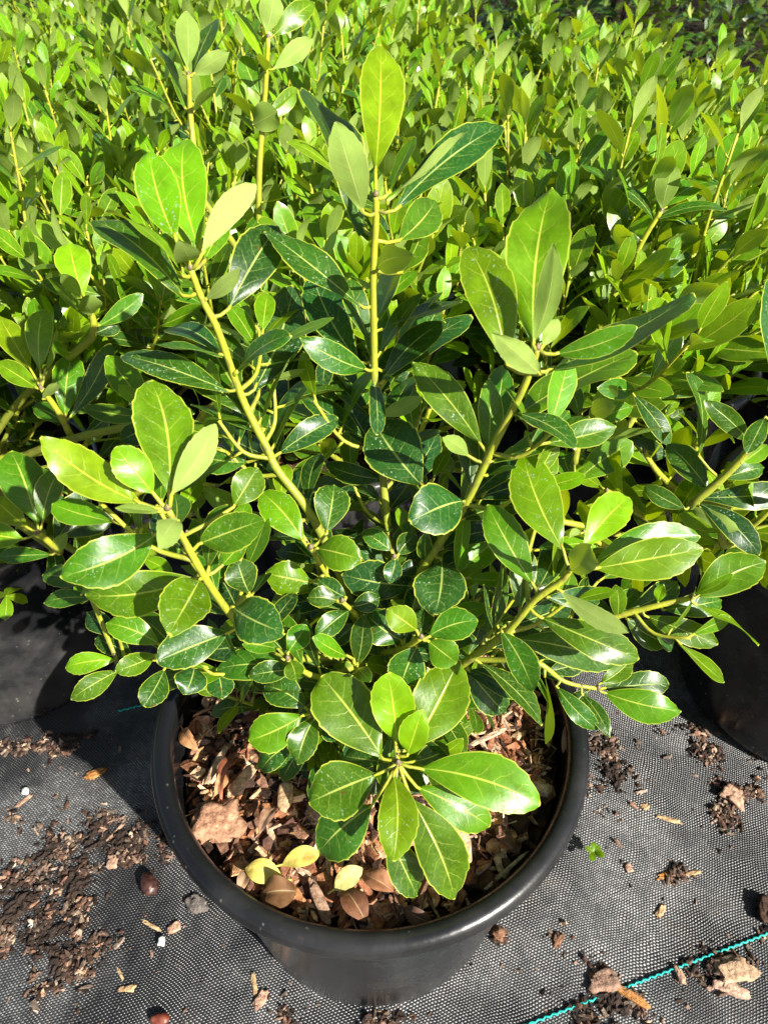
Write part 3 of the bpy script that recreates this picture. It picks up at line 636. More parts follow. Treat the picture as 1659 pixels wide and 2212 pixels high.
P_LEFT, P_RIGHT, P_BACK = (-.41, .245), (.44, .19), (-.05, .38)
def keep_out(P):          # no grown shoot of a neighbour may reach into the front shrub's own space
    return (P.x-HERO.x)**2+(P.y-HERO.y)**2 < .17**2 or (P.y < -.02) or depth(P) < .40
shrub(P_LEFT, 'holly shrub in the dusty black pot at the left, behind the front pot', None, [
 ([(165, 965, .17), (130, 895, .165), (90, 838, .16)], [
  (66, 796, -2, 682, 56, 6, 'y', 'c'), (88, 800, 97, 668, 54, 6, 'b', 'c'), (98, 800, 122, 712, 16, 4, 'b', 'u'), (80, 838, -8, 782, 46, 2, 'b', ''), (142, 900, 157, 764, 62, 8, 'm', 's'),
  (152, 902, 240, 742, 50, 10, 'd', '', 2), (92, 862, 124, 825, 18, -10, 'm', 'u'), (140, 915, 70, 880, 40, 5, 'd', '')], 0),
 ([(130, 1192, .09), (108, 1172, .085), (84, 1150, .08)], [
  (82, 1133, 24, 975, 92, 6, 'm', 'c'), (92, 1130, 132, 1010, 54, 6, 'm', ''), (58, 1138, -14, 1075, 58, 2, 'y', ''), (50, 1165, -40, 1152, 58, 0, 'b', ''), (114, 1198, -5, 1204, 36, 4, 'd', ''),
  (118, 1195, 145, 1150, 28, -6, 'm', 'u'), (130, 1160, 245, 1120, 60, 10, 'k', 's', 10), (120, 1170, 190, 1060, 70, 14, 'k', 's', 14)], 0),
 ([(200, 730, .2), (202, 690, .2), (182, 650, .2)], [(182, 640, 152, 524, 74, 4, 'y', 'c'), (202, 678, 180, 642, 54, -20, 'b', 'u'), (212, 705, 310, 635, 40, 2, 'm', ''), (200, 700, 105, 600, 22, 2, 'm', ''), (205, 720, 260, 690, 40, 4, 'k', '')], 3),
 ([(345, 905, .12), (336, 900, .12), (328, 890, .12)], [(330, 890, 233, 768, 66, 4, 'b', 'c'), (320, 900, 180, 880, 40, 6, 'm', ''), (330, 905, 260, 950, 50, 8, 'k', '')], 2),
 ([(230, 1180, .18), (330, 1130, .165), (420, 1110, .15)], [], 13), ([(260, 1080, .2), (370, 1040, .185), (470, 1050, .17)], [], 13), ([(180, 1200, .15), (240, 1210, .12), (300, 1200, .10)], [], 10), ([(150, 1100, .2), (170, 1000, .2), (200, 930, .2)], [], 14), ([(300, 1000, .22), (400, 940, .2), (450, 880, .2)], [], 14),
], 18, .15, .22, 11, .66, keep_out)
shrub(P_RIGHT, 'holly shrub spilling over the shaded black pot at the right edge', None, [
 ([(1490, 1092, .075), (1570, 1022, .075), (1660, 920, .075), (1720, 850, .08)], [
  (1508, 985, 1486, 803, 20, -4, 'd', 's'), (1660, 845, 1662, 600, 62, 4, 'd', 's'), (1652, 900, 1612, 980, 42, -4, 'd', 's'), (1620, 958, 1520, 866, 46, -4, 'd', ''), (1490, 1095, 1595, 1145, 34, -10, 'm', 'u'),
  (1510, 1075, 1700, 1060, 60, 0, 'k', 's'), (1530, 1060, 1440, 960, 60, 10, 'd', 's', 4), (1560, 1035, 1650, 1010, 40, 2, 'd', 's'), (1505, 1085, 1640, 1200, 56, -6, 'k', 's'), (1480, 1100, 1390, 1050, 40, 6, 'd', ''),
  (1600, 1000, 1655, 960, 40, 2, 'b', '')], 0),
 ([(1450, 1150, .13), (1380, 1110, .12), (1310, 1060, .115)], [], 15), ([(1480, 1080, .16), (1420, 1020, .15), (1390, 975, .15)], [], 14), ([(1420, 1200, .10), (1330, 1190, .085), (1260, 1150, .08)], [], 14),
 ([(1400, 1100, .17), (1290, 1050, .16), (1200, 1010, .155)], [], 14), ([(1560, 1180, .10), (1560, 1130, .095), (1590, 1080, .09)], [], 14), ([(1360, 1160, .13), (1230, 1130, .115), (1150, 1120, .11)], [], 13),
 ([(1520, 1040, .17), (1500, 980, .17), (1520, 920, .17)], [], 12), ([(1600, 1150, .08), (1640, 1120, .075), (1680, 1080, .07)], [], 12),
], 18, .14, .21, 12, .7, keep_out)
shrub(P_BACK, 'holly shrub directly behind the front shrub, half hidden by its leaves', None, [
 ([(720, 800, .33), (735, 640, .34), (742, 560, .34)], [(735, 560, 742, 445, 62, 8, 'y', 'c'), (728, 580, 665, 440, 66, 10, 'b', 'c'), (745, 580, 790, 470, 50, 8, 'b', ''), (745, 640, 800, 600, 40, -4, 'm', 'u')], 8),
 ([(560, 600, .36), (560, 380, .37), (572, 215, .38), (580, 80, .38)], [(575, 72, 592, -20, 52, -6, 'b', 'u'), (590, 78, 680, 5, 44, 6, 'b', 'c'), (570, 130, 492, 15, 16, 4, 'y', ''), (562, 205, 525, 120, 46, -4, 'm', ''), (590, 150, 675, 85, 40, 4, 'm', 'u'), (575, 260, 640, 190, 36, 4, 'b', ''), (545, 270, 600, 240, 60, -10, 'm', 'u')], 7),
 ([(430, 420, .34), (412, 250, .36), (408, 160, .36)], [(406, 150, 404, 24, 50, -4, 'b', 'u'), (415, 165, 468, 40, 32, 10, 'd', ''), (398, 160, 350, 25, 20, 4, 'b', ''), (418, 160, 496, 112, 38, -6, 'm', 'u'), (402, 235, 330, 90, 18, 2, 'm', '')], 6),
 ([(740, 1000, .30), (690, 960, .27), (650, 900, .26)], [], 13), ([(860, 1000, .28), (900, 950, .25), (930, 880, .24)], [], 14), ([(900, 950, .31), (1010, 900, .28), (1060, 830, .27)], [], 14),
 ([(620, 980, .32), (520, 900, .29), (470, 830, .28)], [], 14), ([(930, 1010, .28), (1050, 1020, .23), (1150, 1010, .21)], [], 13), ([(760, 900, .34), (740, 800, .32), (700, 700, .31)], [], 15), ([(880, 880, .33), (930, 760, .32), (960, 660, .31)], [], 15),
], 26, .15, .235, 13, .75, keep_out)

# the right-hand shoot behind, with its arching leaves, and further shrubs of the block
shrub((.30, .50), 'tall shrub right of the front shrub with one long bare yellow stem', None, [
 ([(1270, 730, .30), (1341, 611, .31), (1390, 516, .31), (1428, 455, .31)], [
  (1352, 605, 1491, 548, 54, 4, 'd', 'c'), (1366, 570, 1484, 533, 46, 8, 'm', '', 5), (1335, 615, 1303, 552, 46, -6, 'm', 'u'), (1420, 470, 1568, 455, 20, 0, 'd', ''), (1430, 453, 1456, 358, 50, -6, 'b', 'u'),
  (1432, 450, 1560, 395, 40, 8, 'm', ''), (1415, 480, 1330, 400, 22, 4, 'd', ''), (1385, 520, 1320, 510, 30, 2, 'd', ''), (1345, 590, 1490, 580, 40, 10, 'd', '', 8), (1300, 670, 1260, 590, 14, 0, 'd', ''), (1290, 690, 1215, 560, 34, 4, 'k', '')], 0),
 ([(1330, 960, .20), (1362, 912, .205), (1385, 875, .21), (1410, 845, .21)], [
  (1327, 876, 1432, 804, 46, -6, 'd', 'c'), (1417, 841, 1485, 806, 42, 4, 'b', 'c'), (1420, 861, 1577, 804, 56, 4, 'm', 'c', 4), (1370, 910, 1468, 866, 42, 2, 'b', '', 3), (1395, 922, 1482, 884, 46, 6, 'd', '', 6),
  (1410, 795, 1443, 706, 34, 4, 'y', '', 6), (1425, 772, 1529, 705, 40, 6, 'd', '', 10), (1400, 850, 1395, 780, 34, 6, 'b', '', 8), (1365, 930, 1470, 935, 34, 0, 'm', ''), (1350, 940, 1290, 880, 50, 8, 'k', '', 8), (1345, 950, 1440, 985, 50, 4, 'k', '', 8)], 4),
 ([(1240, 1000, .13), (1252, 945, .135), (1272, 905, .14)], [
  (1272, 900, 1329, 876, 44, -16, 'b', 'u'), (1272, 925, 1366, 878, 46, 2, 'm', ''), (1266, 940, 1430, 924, 24, 0, 'm', 'u'), (1242, 1042, 1366, 954, 70, -2, 'b', 'c'), (1236, 1036, 1214, 972, 46, 6, 'm', '', 4),
  (1262, 955, 1200, 900, 44, 10, 'd', '', 8), (1250, 980, 1350, 1010, 50, 8, 'k', '', 8), (1250, 900, 1225, 830, 40, 12, 'm', '', 12)], 3),
 ([(1500, 830, .27), (1546, 775, .28), (1590, 747, .28), (1636, 720, .28)], [
  (1576, 745, 1584, 622, 28, 4, 'b', ''), (1548, 776, 1503, 782, 32, -6, 'd', ''), (1556, 776, 1648, 776, 20, 0, 'm', 'u'), (1622, 725, 1640, 655, 32, 4, 'm', ''), (1530, 800, 1580, 860, 36, 0, 'd', ''), (1600, 742, 1540, 690, 34, 4, 'd', '')], 0)], 24, .15, .23, 14, .75, keep_out)

PLAIN = 'bright green leafy holly shrub packed into the block of shrubs behind'
GRP = 'holly shrubs packed in the block behind'
protos = [shrub((50+i, 50), PLAIN, GRP, (), 31, .165, .265, 30+i, .76, None, 8) for i in range(5)]
rnd.seed(5)
spots = [(-.36, .56), (-.08, .66), (.60, .53), (.24, .80), (-.68, .42), (.80, .30), (.17, .36), (-.26, .40), (.40, .68)]
y = .92; rr = 0
while y < 2.0:
    xm = .62*(y+.45)+.15; x = -xm+(.17 if rr % 2 else 0)
    while x < xm:
        if not (x > .28 and y > 1.3) and not (x > .62 and y > .6) and not (-1.0 < x+.62*(y-.4) < -.9): spots.append((x+rnd.uniform(-.04, .04), y+rnd.uniform(-.04, .04)))
        x += .34
    y += .30; rr += 1
spots = [p for p in spots if -200 < pix(Vector((p[0], p[1], .40)))[0] < 1860]     # only those the photograph could show
shrubs_at = []
for i, (x, y) in enumerate(spots):
    o = protos[i] if i < len(protos) else copy_tree(protos[rnd.randrange(5)])
    o.location = (x, y, .214+rnd.uniform(-.01, .015)); o.rotation_euler = (Matrix.Rotation(R(rnd.uniform(6, 15)), 3, 'Y') @ Matrix.Rotation(rnd.uniform(0, 6.28), 3, 'Z')).to_euler()
    s = rnd.uniform(.92, 1.08); o.scale = (s, s, s)
    shrubs_at.append((x, y))

# pots of the neighbours
make_pot(Vector((*P_LEFT, 0)), M_POT2, 'dusty black nursery pot at the left edge, sunlit side with soil specks')
pr_ = make_pot(Vector((*P_RIGHT, 0)), M_POT2, 'black nursery pot in deep shade at the right edge')
proto_m = make_mulch(P_LEFT, 260, 'bark mulch in the dusty left pot', 5)
def more_mulch(xy, lab):
    o = proto_m.copy(); col.objects.link(o); o.location = (*xy, 0); o.rotation_euler.z = rnd.uniform(0, 6); o['label'] = lab
more_mulch(P_RIGHT, 'bark mulch in the shaded right pot')
pot2 = None
for xy, lab in ((P_BACK, 'black nursery pot hidden among leaves right behind the front pot'), ((.30, .50), 'grey black nursery pot glimpsed between leaves, right of the front shrub'), ((.60, .53), 'black nursery pot with a sunlit rim glimpsed between leaves far right'), ((-.36, .56), 'black nursery pot under the shrub behind the left pot')):
    c = copy_tree(pr_); c.location = (*xy, 0); c['label'] = lab; c.rotation_euler.z = rnd.uniform(0, 6)
    if xy in (P_BACK, (.30, .50)): more_mulch(xy, lab.replace('black nursery pot', 'bark mulch in the pot').replace('grey ', ''))
for (x, y) in shrubs_at:
    if (x, y) in ((.60, .53), (-.36, .56), (.17, .36), (-.26, .40), (.40, .68)) or y > 1.25: continue
    c = copy_tree(pr_); c.location = (x, y, 0); c['label'] = 'black nursery pot standing under the packed shrubs behind'; c['group'] = 'nursery pots under the packed shrubs'

# ------------------------------------------------------------------ woodland beyond the block: trunks and dark overhanging crowns
def dark_tree(x, y, h, label, seed):
    rnd.seed(seed); root = empty('tree', Vector((x, y, -.02))); tag(root, label, 'tree')
    mb = MB(); pts = [Vector((0, 0, 0)), Vector((rnd.uniform(-.04, .04), 0, h*.35)), Vector((rnd.uniform(-.1, .1), rnd.uniform(-.1, .1), h))]
    tube(mb, spline(pts, 6), .05, .02, 10, knob=.1)
    for i in range(6):
        q = rnd.uniform(0, 6.28); z0 = h*rnd.uniform(.3, .7); tube(mb, [Vector((0, 0, z0)), Vector((math.cos(q)*.3, math.sin(q)*.3, z0+.18)), Vector((math.cos(q)*.65, math.sin(q)*.65, z0+.22))], .016, .006, 6)
    mb.build('trunk', M_BARK, root)
    lm = MB()
    for i in range(1500):
        q = rnd.uniform(0, 6.28); r = .95*math.sqrt(rnd.random()); z = h*.42+rnd.random()*h*.6*(1-.5*r)
        p = Vector((math.cos(q)*r, math.sin(q)*r-.15, z)); d = Vector((rnd.gauss(0, 1), rnd.gauss(0, 1), rnd.gauss(-.2, .6))).normalized()
        L = rnd.uniform(.06, .1); leaf(lm, p, p+d*L, Vector((rnd.gauss(0, .5), rnd.gauss(0, .5), 1)), L*.5, .05, .1, 4, 1, (rnd.uniform(.75, 1), rnd.random(), 0), 1, .6, 0)
    lm.build('crown', M_LEAF, root)
for i, (x, y, h) in enumerate(((.35, 3.6, 2.2), (1.75, 3.3, 2.0), (1.2, 4.2, 2.4))):
    dark_tree(x, y, h, ['dark leafy tree beyond the middle of the shrub block', 'shaded tree nearest the top right corner of the shrub block', 'tallest shaded tree, standing behind the others at top right'][i], 60+i)
# shaded undergrowth and sticks on the woodland floor
rnd.seed(90); mb = MB()
for i in range(9000):
    Y = rnd.uniform(1.8, 7.0); X = rnd.uniform(-.75, .75)*(Y+.5); z = rnd.random()**1.6*(.10+.07*Y)
    d = Vector((rnd.gauss(0, 1), rnd.gauss(0, 1), rnd.gauss(.4, .5))).normalized(); L = rnd.uniform(.03, .07)*(.6+.22*Y)
    leaf(mb, Vector((X, Y, z)), Vector((X, Y, z))+d*L, Vector((rnd.gauss(0, .5), rnd.gauss(0, .5), 1)), L*.5, .05, .1, 3, 1, (rnd.uniform(.7, 1), rnd.random(), 0), 1, .6, 0)
tag(mb.build('undergrowth', M_LEAF), 'dark leafy undergrowth below the trees beyond the shrubs', 'undergrowth', None, 'stuff')

# ------------------------------------------------------------------ litter: crumbs, chips, seeds
rnd.seed(21)
mb = MB()
def crumbs(cx, cy, rx, ry, n, smin=.0006, smax=.0052, z=0, dark=.62):
    for i in range(int(n*8) if n > 5 else n):
        g1, g2 = rnd.gauss(0, .5), rnd.gauss(0, .5); p = on_z(cx+g1*rx*1.25, cy+g2*ry*1.25, z)
        if n > 5 and noise.noise(Vector((p.x*38, p.y*38, 2)))+.6*noise.noise(Vector((p.x*110, p.y*110, 5))) < .12: continue
        L = smin+(smax-smin)*rnd.random()**4
        c = rnd.choice(CHIPC); f = .28 if rnd.random() < dark else rnd.uniform(.5, 1.0); c = tuple(x*f for x in c)
        g_ = (c[0]+c[1]+c[2])/3; c = tuple(x*.65+g_*.35 for x in c)
        chip(mb, Vector((p.x, p.y, gz(p.x, p.y)+L*.2)), L*rnd.uniform(1, 2.6), L*rnd.uniform(.5, 1), L*rnd.uniform(.3, .7), c, rnd.uniform(0, 6.3), rnd.gauss(0, .5), rnd.gauss(0, .5), .42)
PATCH = ((250, 1815, 95, 50, 420), (110, 1840, 40, 60, 130), (170, 1905, 50, 50, 150), (30, 1945, 90, 95, 420), (100, 2020, 95, 75, 520), (135, 2085, 50, 70, 300), (10, 1790, 40, 40, 70), (60, 1618, 110, 12, 170), (150, 1595, 60, 12, 90),
           (1318, 1660, 40, 70, 200), (1571, 1735, 40, 40, 150), (1487, 1577, 50, 18, 60), (1560, 1625, 70, 22, 120), (1640, 1700, 40, 20, 60), (1455, 1880, 30, 18, 80), (1310, 2160, 75, 60, 380), (1560, 2080, 60, 35, 160), (1076, 2017, 18, 18, 50), (1207, 2030, 14, 18, 30), (620, 2190, 30, 40, 40), (1650, 1980, 12, 40, 60), (840, 2200, 60, 12, 80))
for c_ in PATCH: crumbs(*c_)
# thin rough film of soil under the crumbs, ragged at its edge
ST = .0016; pts = {}; GX, GY = 420, 225
for j in range(GY):
    for i in range(GX):
        X, Y = -.34+i*ST, -.14+j*ST; px, py = pix(Vector((X, Y, 0))); d = 0
        for (cx, cy, rx, ry, n) in PATCH:
            a_ = ((px-cx)/(rx*1.0))**2+((py-cy)/(ry*1.0))**2
            if a_ < 6: d = max(d, math.exp(-a_*.9))
        if d < .12: continue
        v = Vector((X, Y, 0)); h = d*.9-.70+.5*noise.noise(v*42)+.5*noise.noise(v*120)+.5*noise.noise(v*300)
        pts[i, j] = h
idx = {}; vs = []
for (i, j), h in pts.items():
    if h > 0:
        for a_ in ((0, 0), (1, 0), (0, 1), (1, 1)):
            q = (i+a_[0], j+a_[1])
            if q not in idx:
                X, Y = -.34+q[0]*ST+rnd.uniform(-.0005, .0005), -.14+q[1]*ST+rnd.uniform(-.0005, .0005); hh = max(0, pts.get(q, -.05))
                idx[q] = len(vs); vs.append((X, Y, gz(X, Y)+.0004+min(.0035, hh*.006)+rnd.uniform(0, .0013)))
mb.add(vs, [(idx[i, j], idx[i+1, j], idx[i+1, j+1], idx[i, j+1]) for (i, j), h in pts.items() if h > 0], None, (.034, .024, .019))
for i in range(420):
    crumbs(rnd.uniform(-20, 1680), rnd.uniform(1600, 2240), 5, 5, 1, .0007, .0032, 0, .25)
tag(mb.build('soil_crumbs', M_CHIP, None, False), 'brown potting soil crumbs and bark dust scattered over the black cloth', 'soil', None, 'stuff')

def lump(mb, c0, L, W, H, c, ang, rough=.3):
    # knobbly bark lump: a grid ball, flattened, pushed about by two sizes of noise
    ns, nr = 22, 14; vs = []; off = rnd.random()*90; ca, sa = math.cos(ang), math.sin(ang)
    for i in range(nr+1):
        th = math.pi*i/nr
        for j in range(ns):
            q = 2*math.pi*j/ns; d = Vector((math.sin(th)*math.cos(q), math.sin(th)*math.sin(q), math.cos(th)))
            e = Vector([math.copysign(abs(x)**.72, x) for x in d])
            k = 1+rough*(noise.noise(d*1.6+Vector((off, 0, 0)))*1.3+.6*noise.noise(d*4+Vector((0, off, 0)))+.35*noise.noise(d*9+Vector((0, 0, off))))
            p = Vector((e.x*L/2, e.y*W/2, e.z*H/2))*k
            vs.append(c0+Vector((p.x*ca-p.y*sa, p.x*sa+p.y*ca, p.z)))
    mb.add(vs, [(i*ns+j, (i+1)*ns+j, (i+1)*ns+(j+1) % ns, i*ns+(j+1) % ns) for i in range(nr) for j in range(ns)], None, c)
def litter(name, x, y, Lpx, Wpx, ang, c, label, cat, h=.3, z=None, mat=None, irr=.22, group=None, n=1, lift=0):
    """a chip lying at pixel x,y; ang = direction on the picture in degrees, anticlockwise from right"""
    zz = 0 if z is None else z
    p = on_z(x, y, zz); a_, b_ = R(ang), 0
    q = on_z(x+math.cos(a_)*Lpx/2, y-math.sin(a_)*Lpx/2, zz)-on_z(x-math.cos(a_)*Lpx/2, y+math.sin(a_)*Lpx/2, zz)
    s = depth(p)/FPX; L = q.length; W = Wpx*s*1.08; H = W*h
    base = gz(p.x, p.y) if z is None else z
    m = MB(); c0 = Vector((0, 0, H*.5+lift))
    lump(m, c0, L, W, H, c, math.atan2(q.y, q.x), irr*2.2)
    o = m.build(name, mat or M_CHIP); o.location = (p.x, p.y, base)
    return tag(o, label, cat, group)
TAN, PINK, BRN, DK, ORG = (.50, .36, .20), (.45, .30, .22), (.24, .13, .08), (.07, .04, .03), (.45, .22, .07)
for a_ in (
 ('wood_sliver', 326, 1997, 42, 6, -28, TAN, 'thin tan sliver on the cloth, below left of the dark seed pod', 'wood chip'),
 ('wood_sliver', 275, 2134, 36, 12, 8, TAN, 'short stout cream sliver alone on the cloth at lower left', 'wood chip'),
 ('wood_sliver', 259, 2102, 26, 5, -65, TAN, 'tiny upright tan sliver just above the stout cream sliver', 'wood chip'),
 ('wood_sliver', 248, 1797, 48, 8, 48, PINK, 'long pale stick on the dark soil pile beside the front pot', 'stick'),
 ('wood_sliver', 549, 2123, 54, 9, -82, TAN, 'long tan sliver standing out left of the front pot base', 'wood chip'),
 ('bark_flake', 563, 2155, 42, 18, 55, PINK, 'pinkish brown flake against the foot of the long tan sliver', 'bark chip'),
 ('bark_flake', 375, 2002, 30, 17, 35, PINK, 'pale brown flake on the cloth left of the pot wall', 'bark chip'),
 ('bark_flake', 424, 1952, 46, 26, -35, (.16, .15, .14), 'flat grey flake close under the front pot rim', 'bark chip'),
 ('bark_flake', 205, 1670, 44, 16, 25, ORG, 'orange brown curled flake in the upper left of the cloth', 'bark chip'),
 ('wood_sliver', 52, 1728, 42, 8, 38, PINK, 'pale stick at the left edge below the dusty pot', 'stick'),
 ('bark_flake', 242, 1860, 28, 22, 80, PINK, 'rounded tan flake at the lower edge of the soil pile', 'bark chip'),
 ('bark_flake', 1393, 1742, 20, 10, 5, TAN, 'small tan chip on the cloth right of the pot rim', 'wood chip'),
 ('wood_sliver', 1447, 1769, 50, 9, -14, TAN, 'long thin tan sliver lying alone on the right cloth', 'wood chip'),
 ('bark_flake', 1359, 1875, 20, 14, -60, PINK, 'small pale chip alone right of the green weed seedling', 'wood chip'),
 ('wood_sliver', 1452, 1884, 58, 11, 18, ORG, 'orange brown stick on a dark crumb heap at right', 'stick'),
 ('wood_sliver', 1497, 1884, 34, 8, 12, TAN, 'thin tan sliver right of the orange brown stick', 'wood chip'),
 ('wood_sliver', 1427, 1967, 32, 11, 62, TAN, 'steep tan sliver above the turquoise thread', 'wood chip'),
 ('bark_flake', 1207, 2029, 30, 16, 65, BRN, 'dark brown flake right of the front pot wall', 'bark chip'),
 ('bark_lump', 1075, 2017, 30, 24, -40, BRN, 'brown bark lump touching the shade of the pot wall', 'bark chip', .7),
 ('bark_lump', 1305, 2120, 62, 34, 10, (.30, .20, .15), 'big grey brown bark lump on the dark soil at the thread', 'bark chip', .38),
 ('wood_sliver', 1362, 2150, 92, 16, -33, ORG, 'long orange wood stick leaning on the big bark lump', 'stick', .6, None, None, .1),
 ('bark_lump', 1582, 2098, 70, 44, 10, (.50, .36, .24), 'thick tan bark lump in the lower right corner', 'bark chip', .4),
 ('wood_sliver', 1578, 2137, 88, 22, -20, (.55, .38, .29), 'pinkish wood stick below the thick tan bark lump', 'stick', .6, None, None, .12),
 ('wood_sliver', 1467, 2105, 42, 14, -65, PINK, 'pale chip lying across the turquoise thread', 'wood chip', .4, None, None, .2, None, 1, .0015),
 ('bark_lump', 1653, 1972, 60, 30, -80, DK, 'dark bark lump cut by the right edge', 'bark chip', .7),
 ('bark_lump', 1580, 1722, 50, 34, -25, PINK, 'pinkish bark lump in the crumb heap before the right pot', 'bark chip', .5),
 ('bark_flake', 1510, 1583, 30, 14, -25, PINK, 'pale flake at the foot of the right pot', 'bark chip'),
 ('perlite_grain', 56, 1710, 15, 14, 0, (1, 1, 1), 'white perlite grain beside the pale stick at left', 'perlite', .8, None, M_PERL, .1),
 ('perlite_grain', 350, 2034, 15, 17, 0, (1, 1, 1), 'white perlite grain left of the pot wall', 'perlite', .8, None, M_PERL, .1),
 ('perlite_grain', 67, 1999, 10, 9, 0, (1, 1, 1), 'small white perlite grain in the brown soil at left', 'perlite', .8, None, M_PERL, .1),
 # on the mulch inside the pot
 ('bark_chunk', 468, 1775, 100, 80, 12, (.44, .25, .16), 'large square pinkish bark chunk on the mulch at left', 'bark chip', .2, .222, None, .3),
 ('wood_chip', 522, 1690, 86, 26, 52, (.66, .46, .28), 'slanting pale striped wood chip on the mulch at left', 'wood chip', .3, .224, None, .1),
 ('wood_chip', 616, 1720, 68, 30, 82, (.60, .42, .25), 'upright blond wood chip in the middle left of the mulch', 'wood chip', .3, .223, None, .1),
 ('wood_chip', 1001, 1830, 78, 32, -84, (.62, .47, .30), 'square cut blond wood chip right of the front leaves', 'wood chip', .3, .222, None, .08),
 ('wood_chip', 689, 1945, 100, 22, -68, (.36, .24, .17), 'long brown wood chip leaning at the front of the mulch', 'wood chip', .3, .222, None, .12),
 ('wood_chip', 470, 1650, 96, 14, 62, (.55, .40, .27), 'narrow pale splinter above the square bark chunk', 'wood chip', .4, .226, None, .1),
 ('wood_chip', 1055, 1592, 90, 11, 25, (.60, .46, .33), 'long pale splinter on the sunlit mulch at right, beyond the leaves', 'wood chip', .4, .224, None, .1),
 ('wood_chip', 1095, 1880, 120, 7, 42, (.50, .40, .30), 'thin straw like splinter in the shaded right of the mulch', 'wood chip', .6, .223, None, .1),
): litter(*a_)

def curled_leaf(name, x, y, tx, ty, wpx, c, label, cat, z=.226, bow=.16, fold=.2):
    B, T = on_z(x, y, z), on_z(tx, ty, z+.003); W = wpx*depth(B)/FPX; m = MB(); o0 = B.copy()
    leaf(m, B-o0, T-o0, Vector((rnd.uniform(-.5, .5), rnd.uniform(-.5, .2), 1)) if name == 'dry_leaf' else Vector((0, -.2, 1)), W, bow, fold, 16, 4, c, rnd.uniform(.8, 1.2), rnd.uniform(.6, .9), 0, .09 if name == 'dry_leaf' else .03)
    tube(m, [Vector((0, 0, 0)), (B-T)*.22+Vector((0, 0, .001))], .0007, .0005, 5, c, c)
    k = m.build(name, M_DRY); k.location = o0
    return tag(k, label, cat)
def dry_leaf_material():
    k = NT('fallen_leaf'); att = k.n('Attribute', attribute_name='tint').outputs[0]; pos = k.n('TexCoord').outputs['Object']
    n1 = k.n('TexNoise', {'Vector': pos, 'Scale': 130., 'Detail': 4.}).outputs[0]
    u = k.n('SeparateXYZ', {0: k.n('UVMap', uv_map='leaf').outputs[0]}).outputs[0]
    mid = k.math('SUBTRACT', 1., k.step(k.math('ABSOLUTE', k.math('SUBTRACT', u, .5)), .012, .035))
    n5 = k.n('TexNoise', {'Vector': pos, 'Scale': 45., 'Detail': 5., 'Roughness': .7}).outputs[0]
    c = k.mix(k.math('MULTIPLY', k.step(n1, .48, .7), .7), att, k.mix(1., att, (.42, .3, .22), 'MULTIPLY'))
    c = k.mix(k.math('MULTIPLY', k.step(n5, .52, .66), .55), c, k.mix(1., att, (.5, .36, .26), 'MULTIPLY'))
    c = k.mix(k.math('MULTIPLY', mid, .35), c, (.6, .5, .25))
    p = k.n('BsdfPrincipled', {'Base Color': c, 'Roughness': .65, 'Specular IOR Level': .25, 'Normal': k.n('Bump', {'Strength': .8, 'Distance': .0015, 'Height': n5}).outputs[0]}).outputs[0]
    return k.out(k.n('MixShader', {0: .2, 1: p, 2: k.n('BsdfTranslucent', {'Color': c}).outputs[0]}).outputs[0])
M_DRY = dry_leaf_material()
YEL = (.72, .60, .13)
curled_leaf('fallen_leaf', 613, 1898, 530, 1875, 50, YEL, 'curled yellow leaf on the mulch, leftmost of the three yellow leaves', 'fallen leaf')
curled_leaf('fallen_leaf', 610, 1868, 690, 1845, 42, YEL, 'flat pale yellow leaf under the front cluster, highest of the three', 'fallen leaf')
curled_leaf('fallen_leaf', 722, 1922, 783, 1875, 44, (.78, .68, .24), 'pale yellow leaf pointing up right, right of the other two', 'fallen leaf')
for a_ in ((560, 1935, 640, 1925, 80, (.17, .085, .035), 'cupped dark brown leaf below the curled yellow leaf', .3),
 (535, 1880, 515, 1930, 34, (.42, .27, .16), 'narrow tan dry leaf left of the curled yellow leaf', .2), (775, 1885, 850, 1925, 56, (.34, .16, .08), 'reddish brown dry leaf under the tip of the front leaf', .2),
 (740, 1915, 790, 1990, 66, (.20, .09, .045), 'dark brown dry leaf at the front of the mulch', .2), (395, 1575, 425, 1620, 40, (.48, .25, .11), 'orange dry leaf against the inner left rim', .2),
 (475, 1725, 510, 1635, 44, (.40, .15, .08), 'rust red dry leaf above the square bark chunk', .2), (462, 1720, 485, 1665, 34, (.55, .30, .14), 'orange tan dry leaf lying on the rust red leaf', .3),
 (870, 1960, 935, 1995, 42, (.15, .085, .06), 'dark dry leaf near the front rim, right of centre', .2), (560, 1800, 600, 1745, 40, (.40, .24, .15), 'tan dry leaf between the bark chunk and the blond chip', .2),
 (1235, 1560, 1215, 1625, 26, (.36, .22, .17), 'curled pinkish bark strip hanging at the right inner rim', .3)):
    curled_leaf('dry_leaf', *a_[:4], a_[4]*.8, a_[5], a_[6], 'dry leaf', .2245, .26, a_[7]+.5)
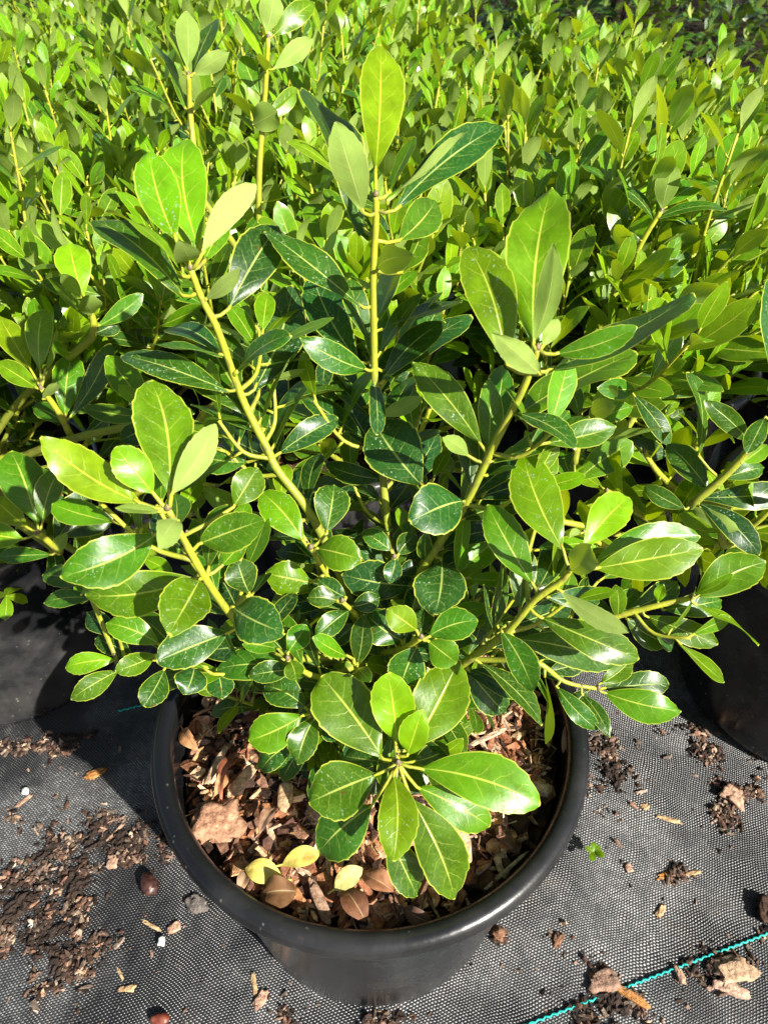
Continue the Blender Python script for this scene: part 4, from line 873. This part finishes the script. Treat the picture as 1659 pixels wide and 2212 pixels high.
# seeds
def seed(name, x, y, Lpx, Wpx, ang, mat, label):
    p = on_z(x, y, 0); s = depth(p)/FPX; L, W = Lpx*s, Wpx*s; a_ = R(ang); m = MB(); ns, nr = 14, 9; vs = []
    for i in range(nr+1):
        t = math.pi*i/nr; r = math.sin(t)**.85
        for j in range(ns):
            q = 2*math.pi*j/ns; f = 1+.16*noise.noise(Vector((math.cos(t)*3+x, r*math.cos(q)*3, r*math.sin(q)*3))); vs.append((f*math.cos(t)*L/2, f*r*math.cos(q)*W/2*(1+.16*math.cos(t)), f*r*math.sin(q)*W*.42+W*.4))
    m.add(vs, [(i*ns+j, i*ns+(j+1) % ns, (i+1)*ns+(j+1) % ns, (i+1)*ns+j) for i in range(nr) for j in range(ns)])
    o = m.build(name, mat); o.location = (p.x, p.y, gz(p.x, p.y)); o.rotation_euler.z = a_; return tag(o, label, 'seed')
seed('seed_pod', 324, 1913, 52, 36, -55, M_SEED, 'shiny dark maroon seed pod on the cloth left of the pot')
seed('red_seed', 346, 2202, 42, 24, 0, M_BEAN, 'smooth red seed at the bottom edge of the cloth')
# seedlings
def seedling(x, y, z, n, L, age, label, tilt=.5, h=.012, drop=0):
    p = on_z(x, y, z); root = empty('weed', p); tag(root, label, 'weed'); mb = MB(); st = [Vector((0, 0, 0)), Vector((.002, 0, h*.5)), Vector((.003, -.002, h))]
    tube(mb, spline(st, 3), .0008, .0006, 5, (.3, 0, 0), (.1, 0, 0)); mb.build('stem', M_STEM, root); lm = MB()
    for i in range(n):
        q = i*2.4+rnd.random(); d = Vector((math.cos(q), math.sin(q), tilt-drop)).normalized(); l = L*rnd.uniform(.7, 1.1)
        leaf(lm, st[-1], st[-1]+d*l, Vector((0, 0, 1)), l*.6, .08, .1, 6, 2, (age, rnd.random(), .6), .9, .45, 0)
    lm.build('leaves', M_LEAF, root)
seedling(1271, 1842, .002, 6, .011, .35, 'tiny green weed seedling on the cloth right of the pot', .3, .006)
seedling(20, 1305, .235, 4, .020, .25, 'pale weed hanging over the rim of the dusty left pot', .1, .012, .7)
seedling(38, 1232, .225, 7, .018, .6, 'small dark weed growing inside the dusty left pot', .5, .015)
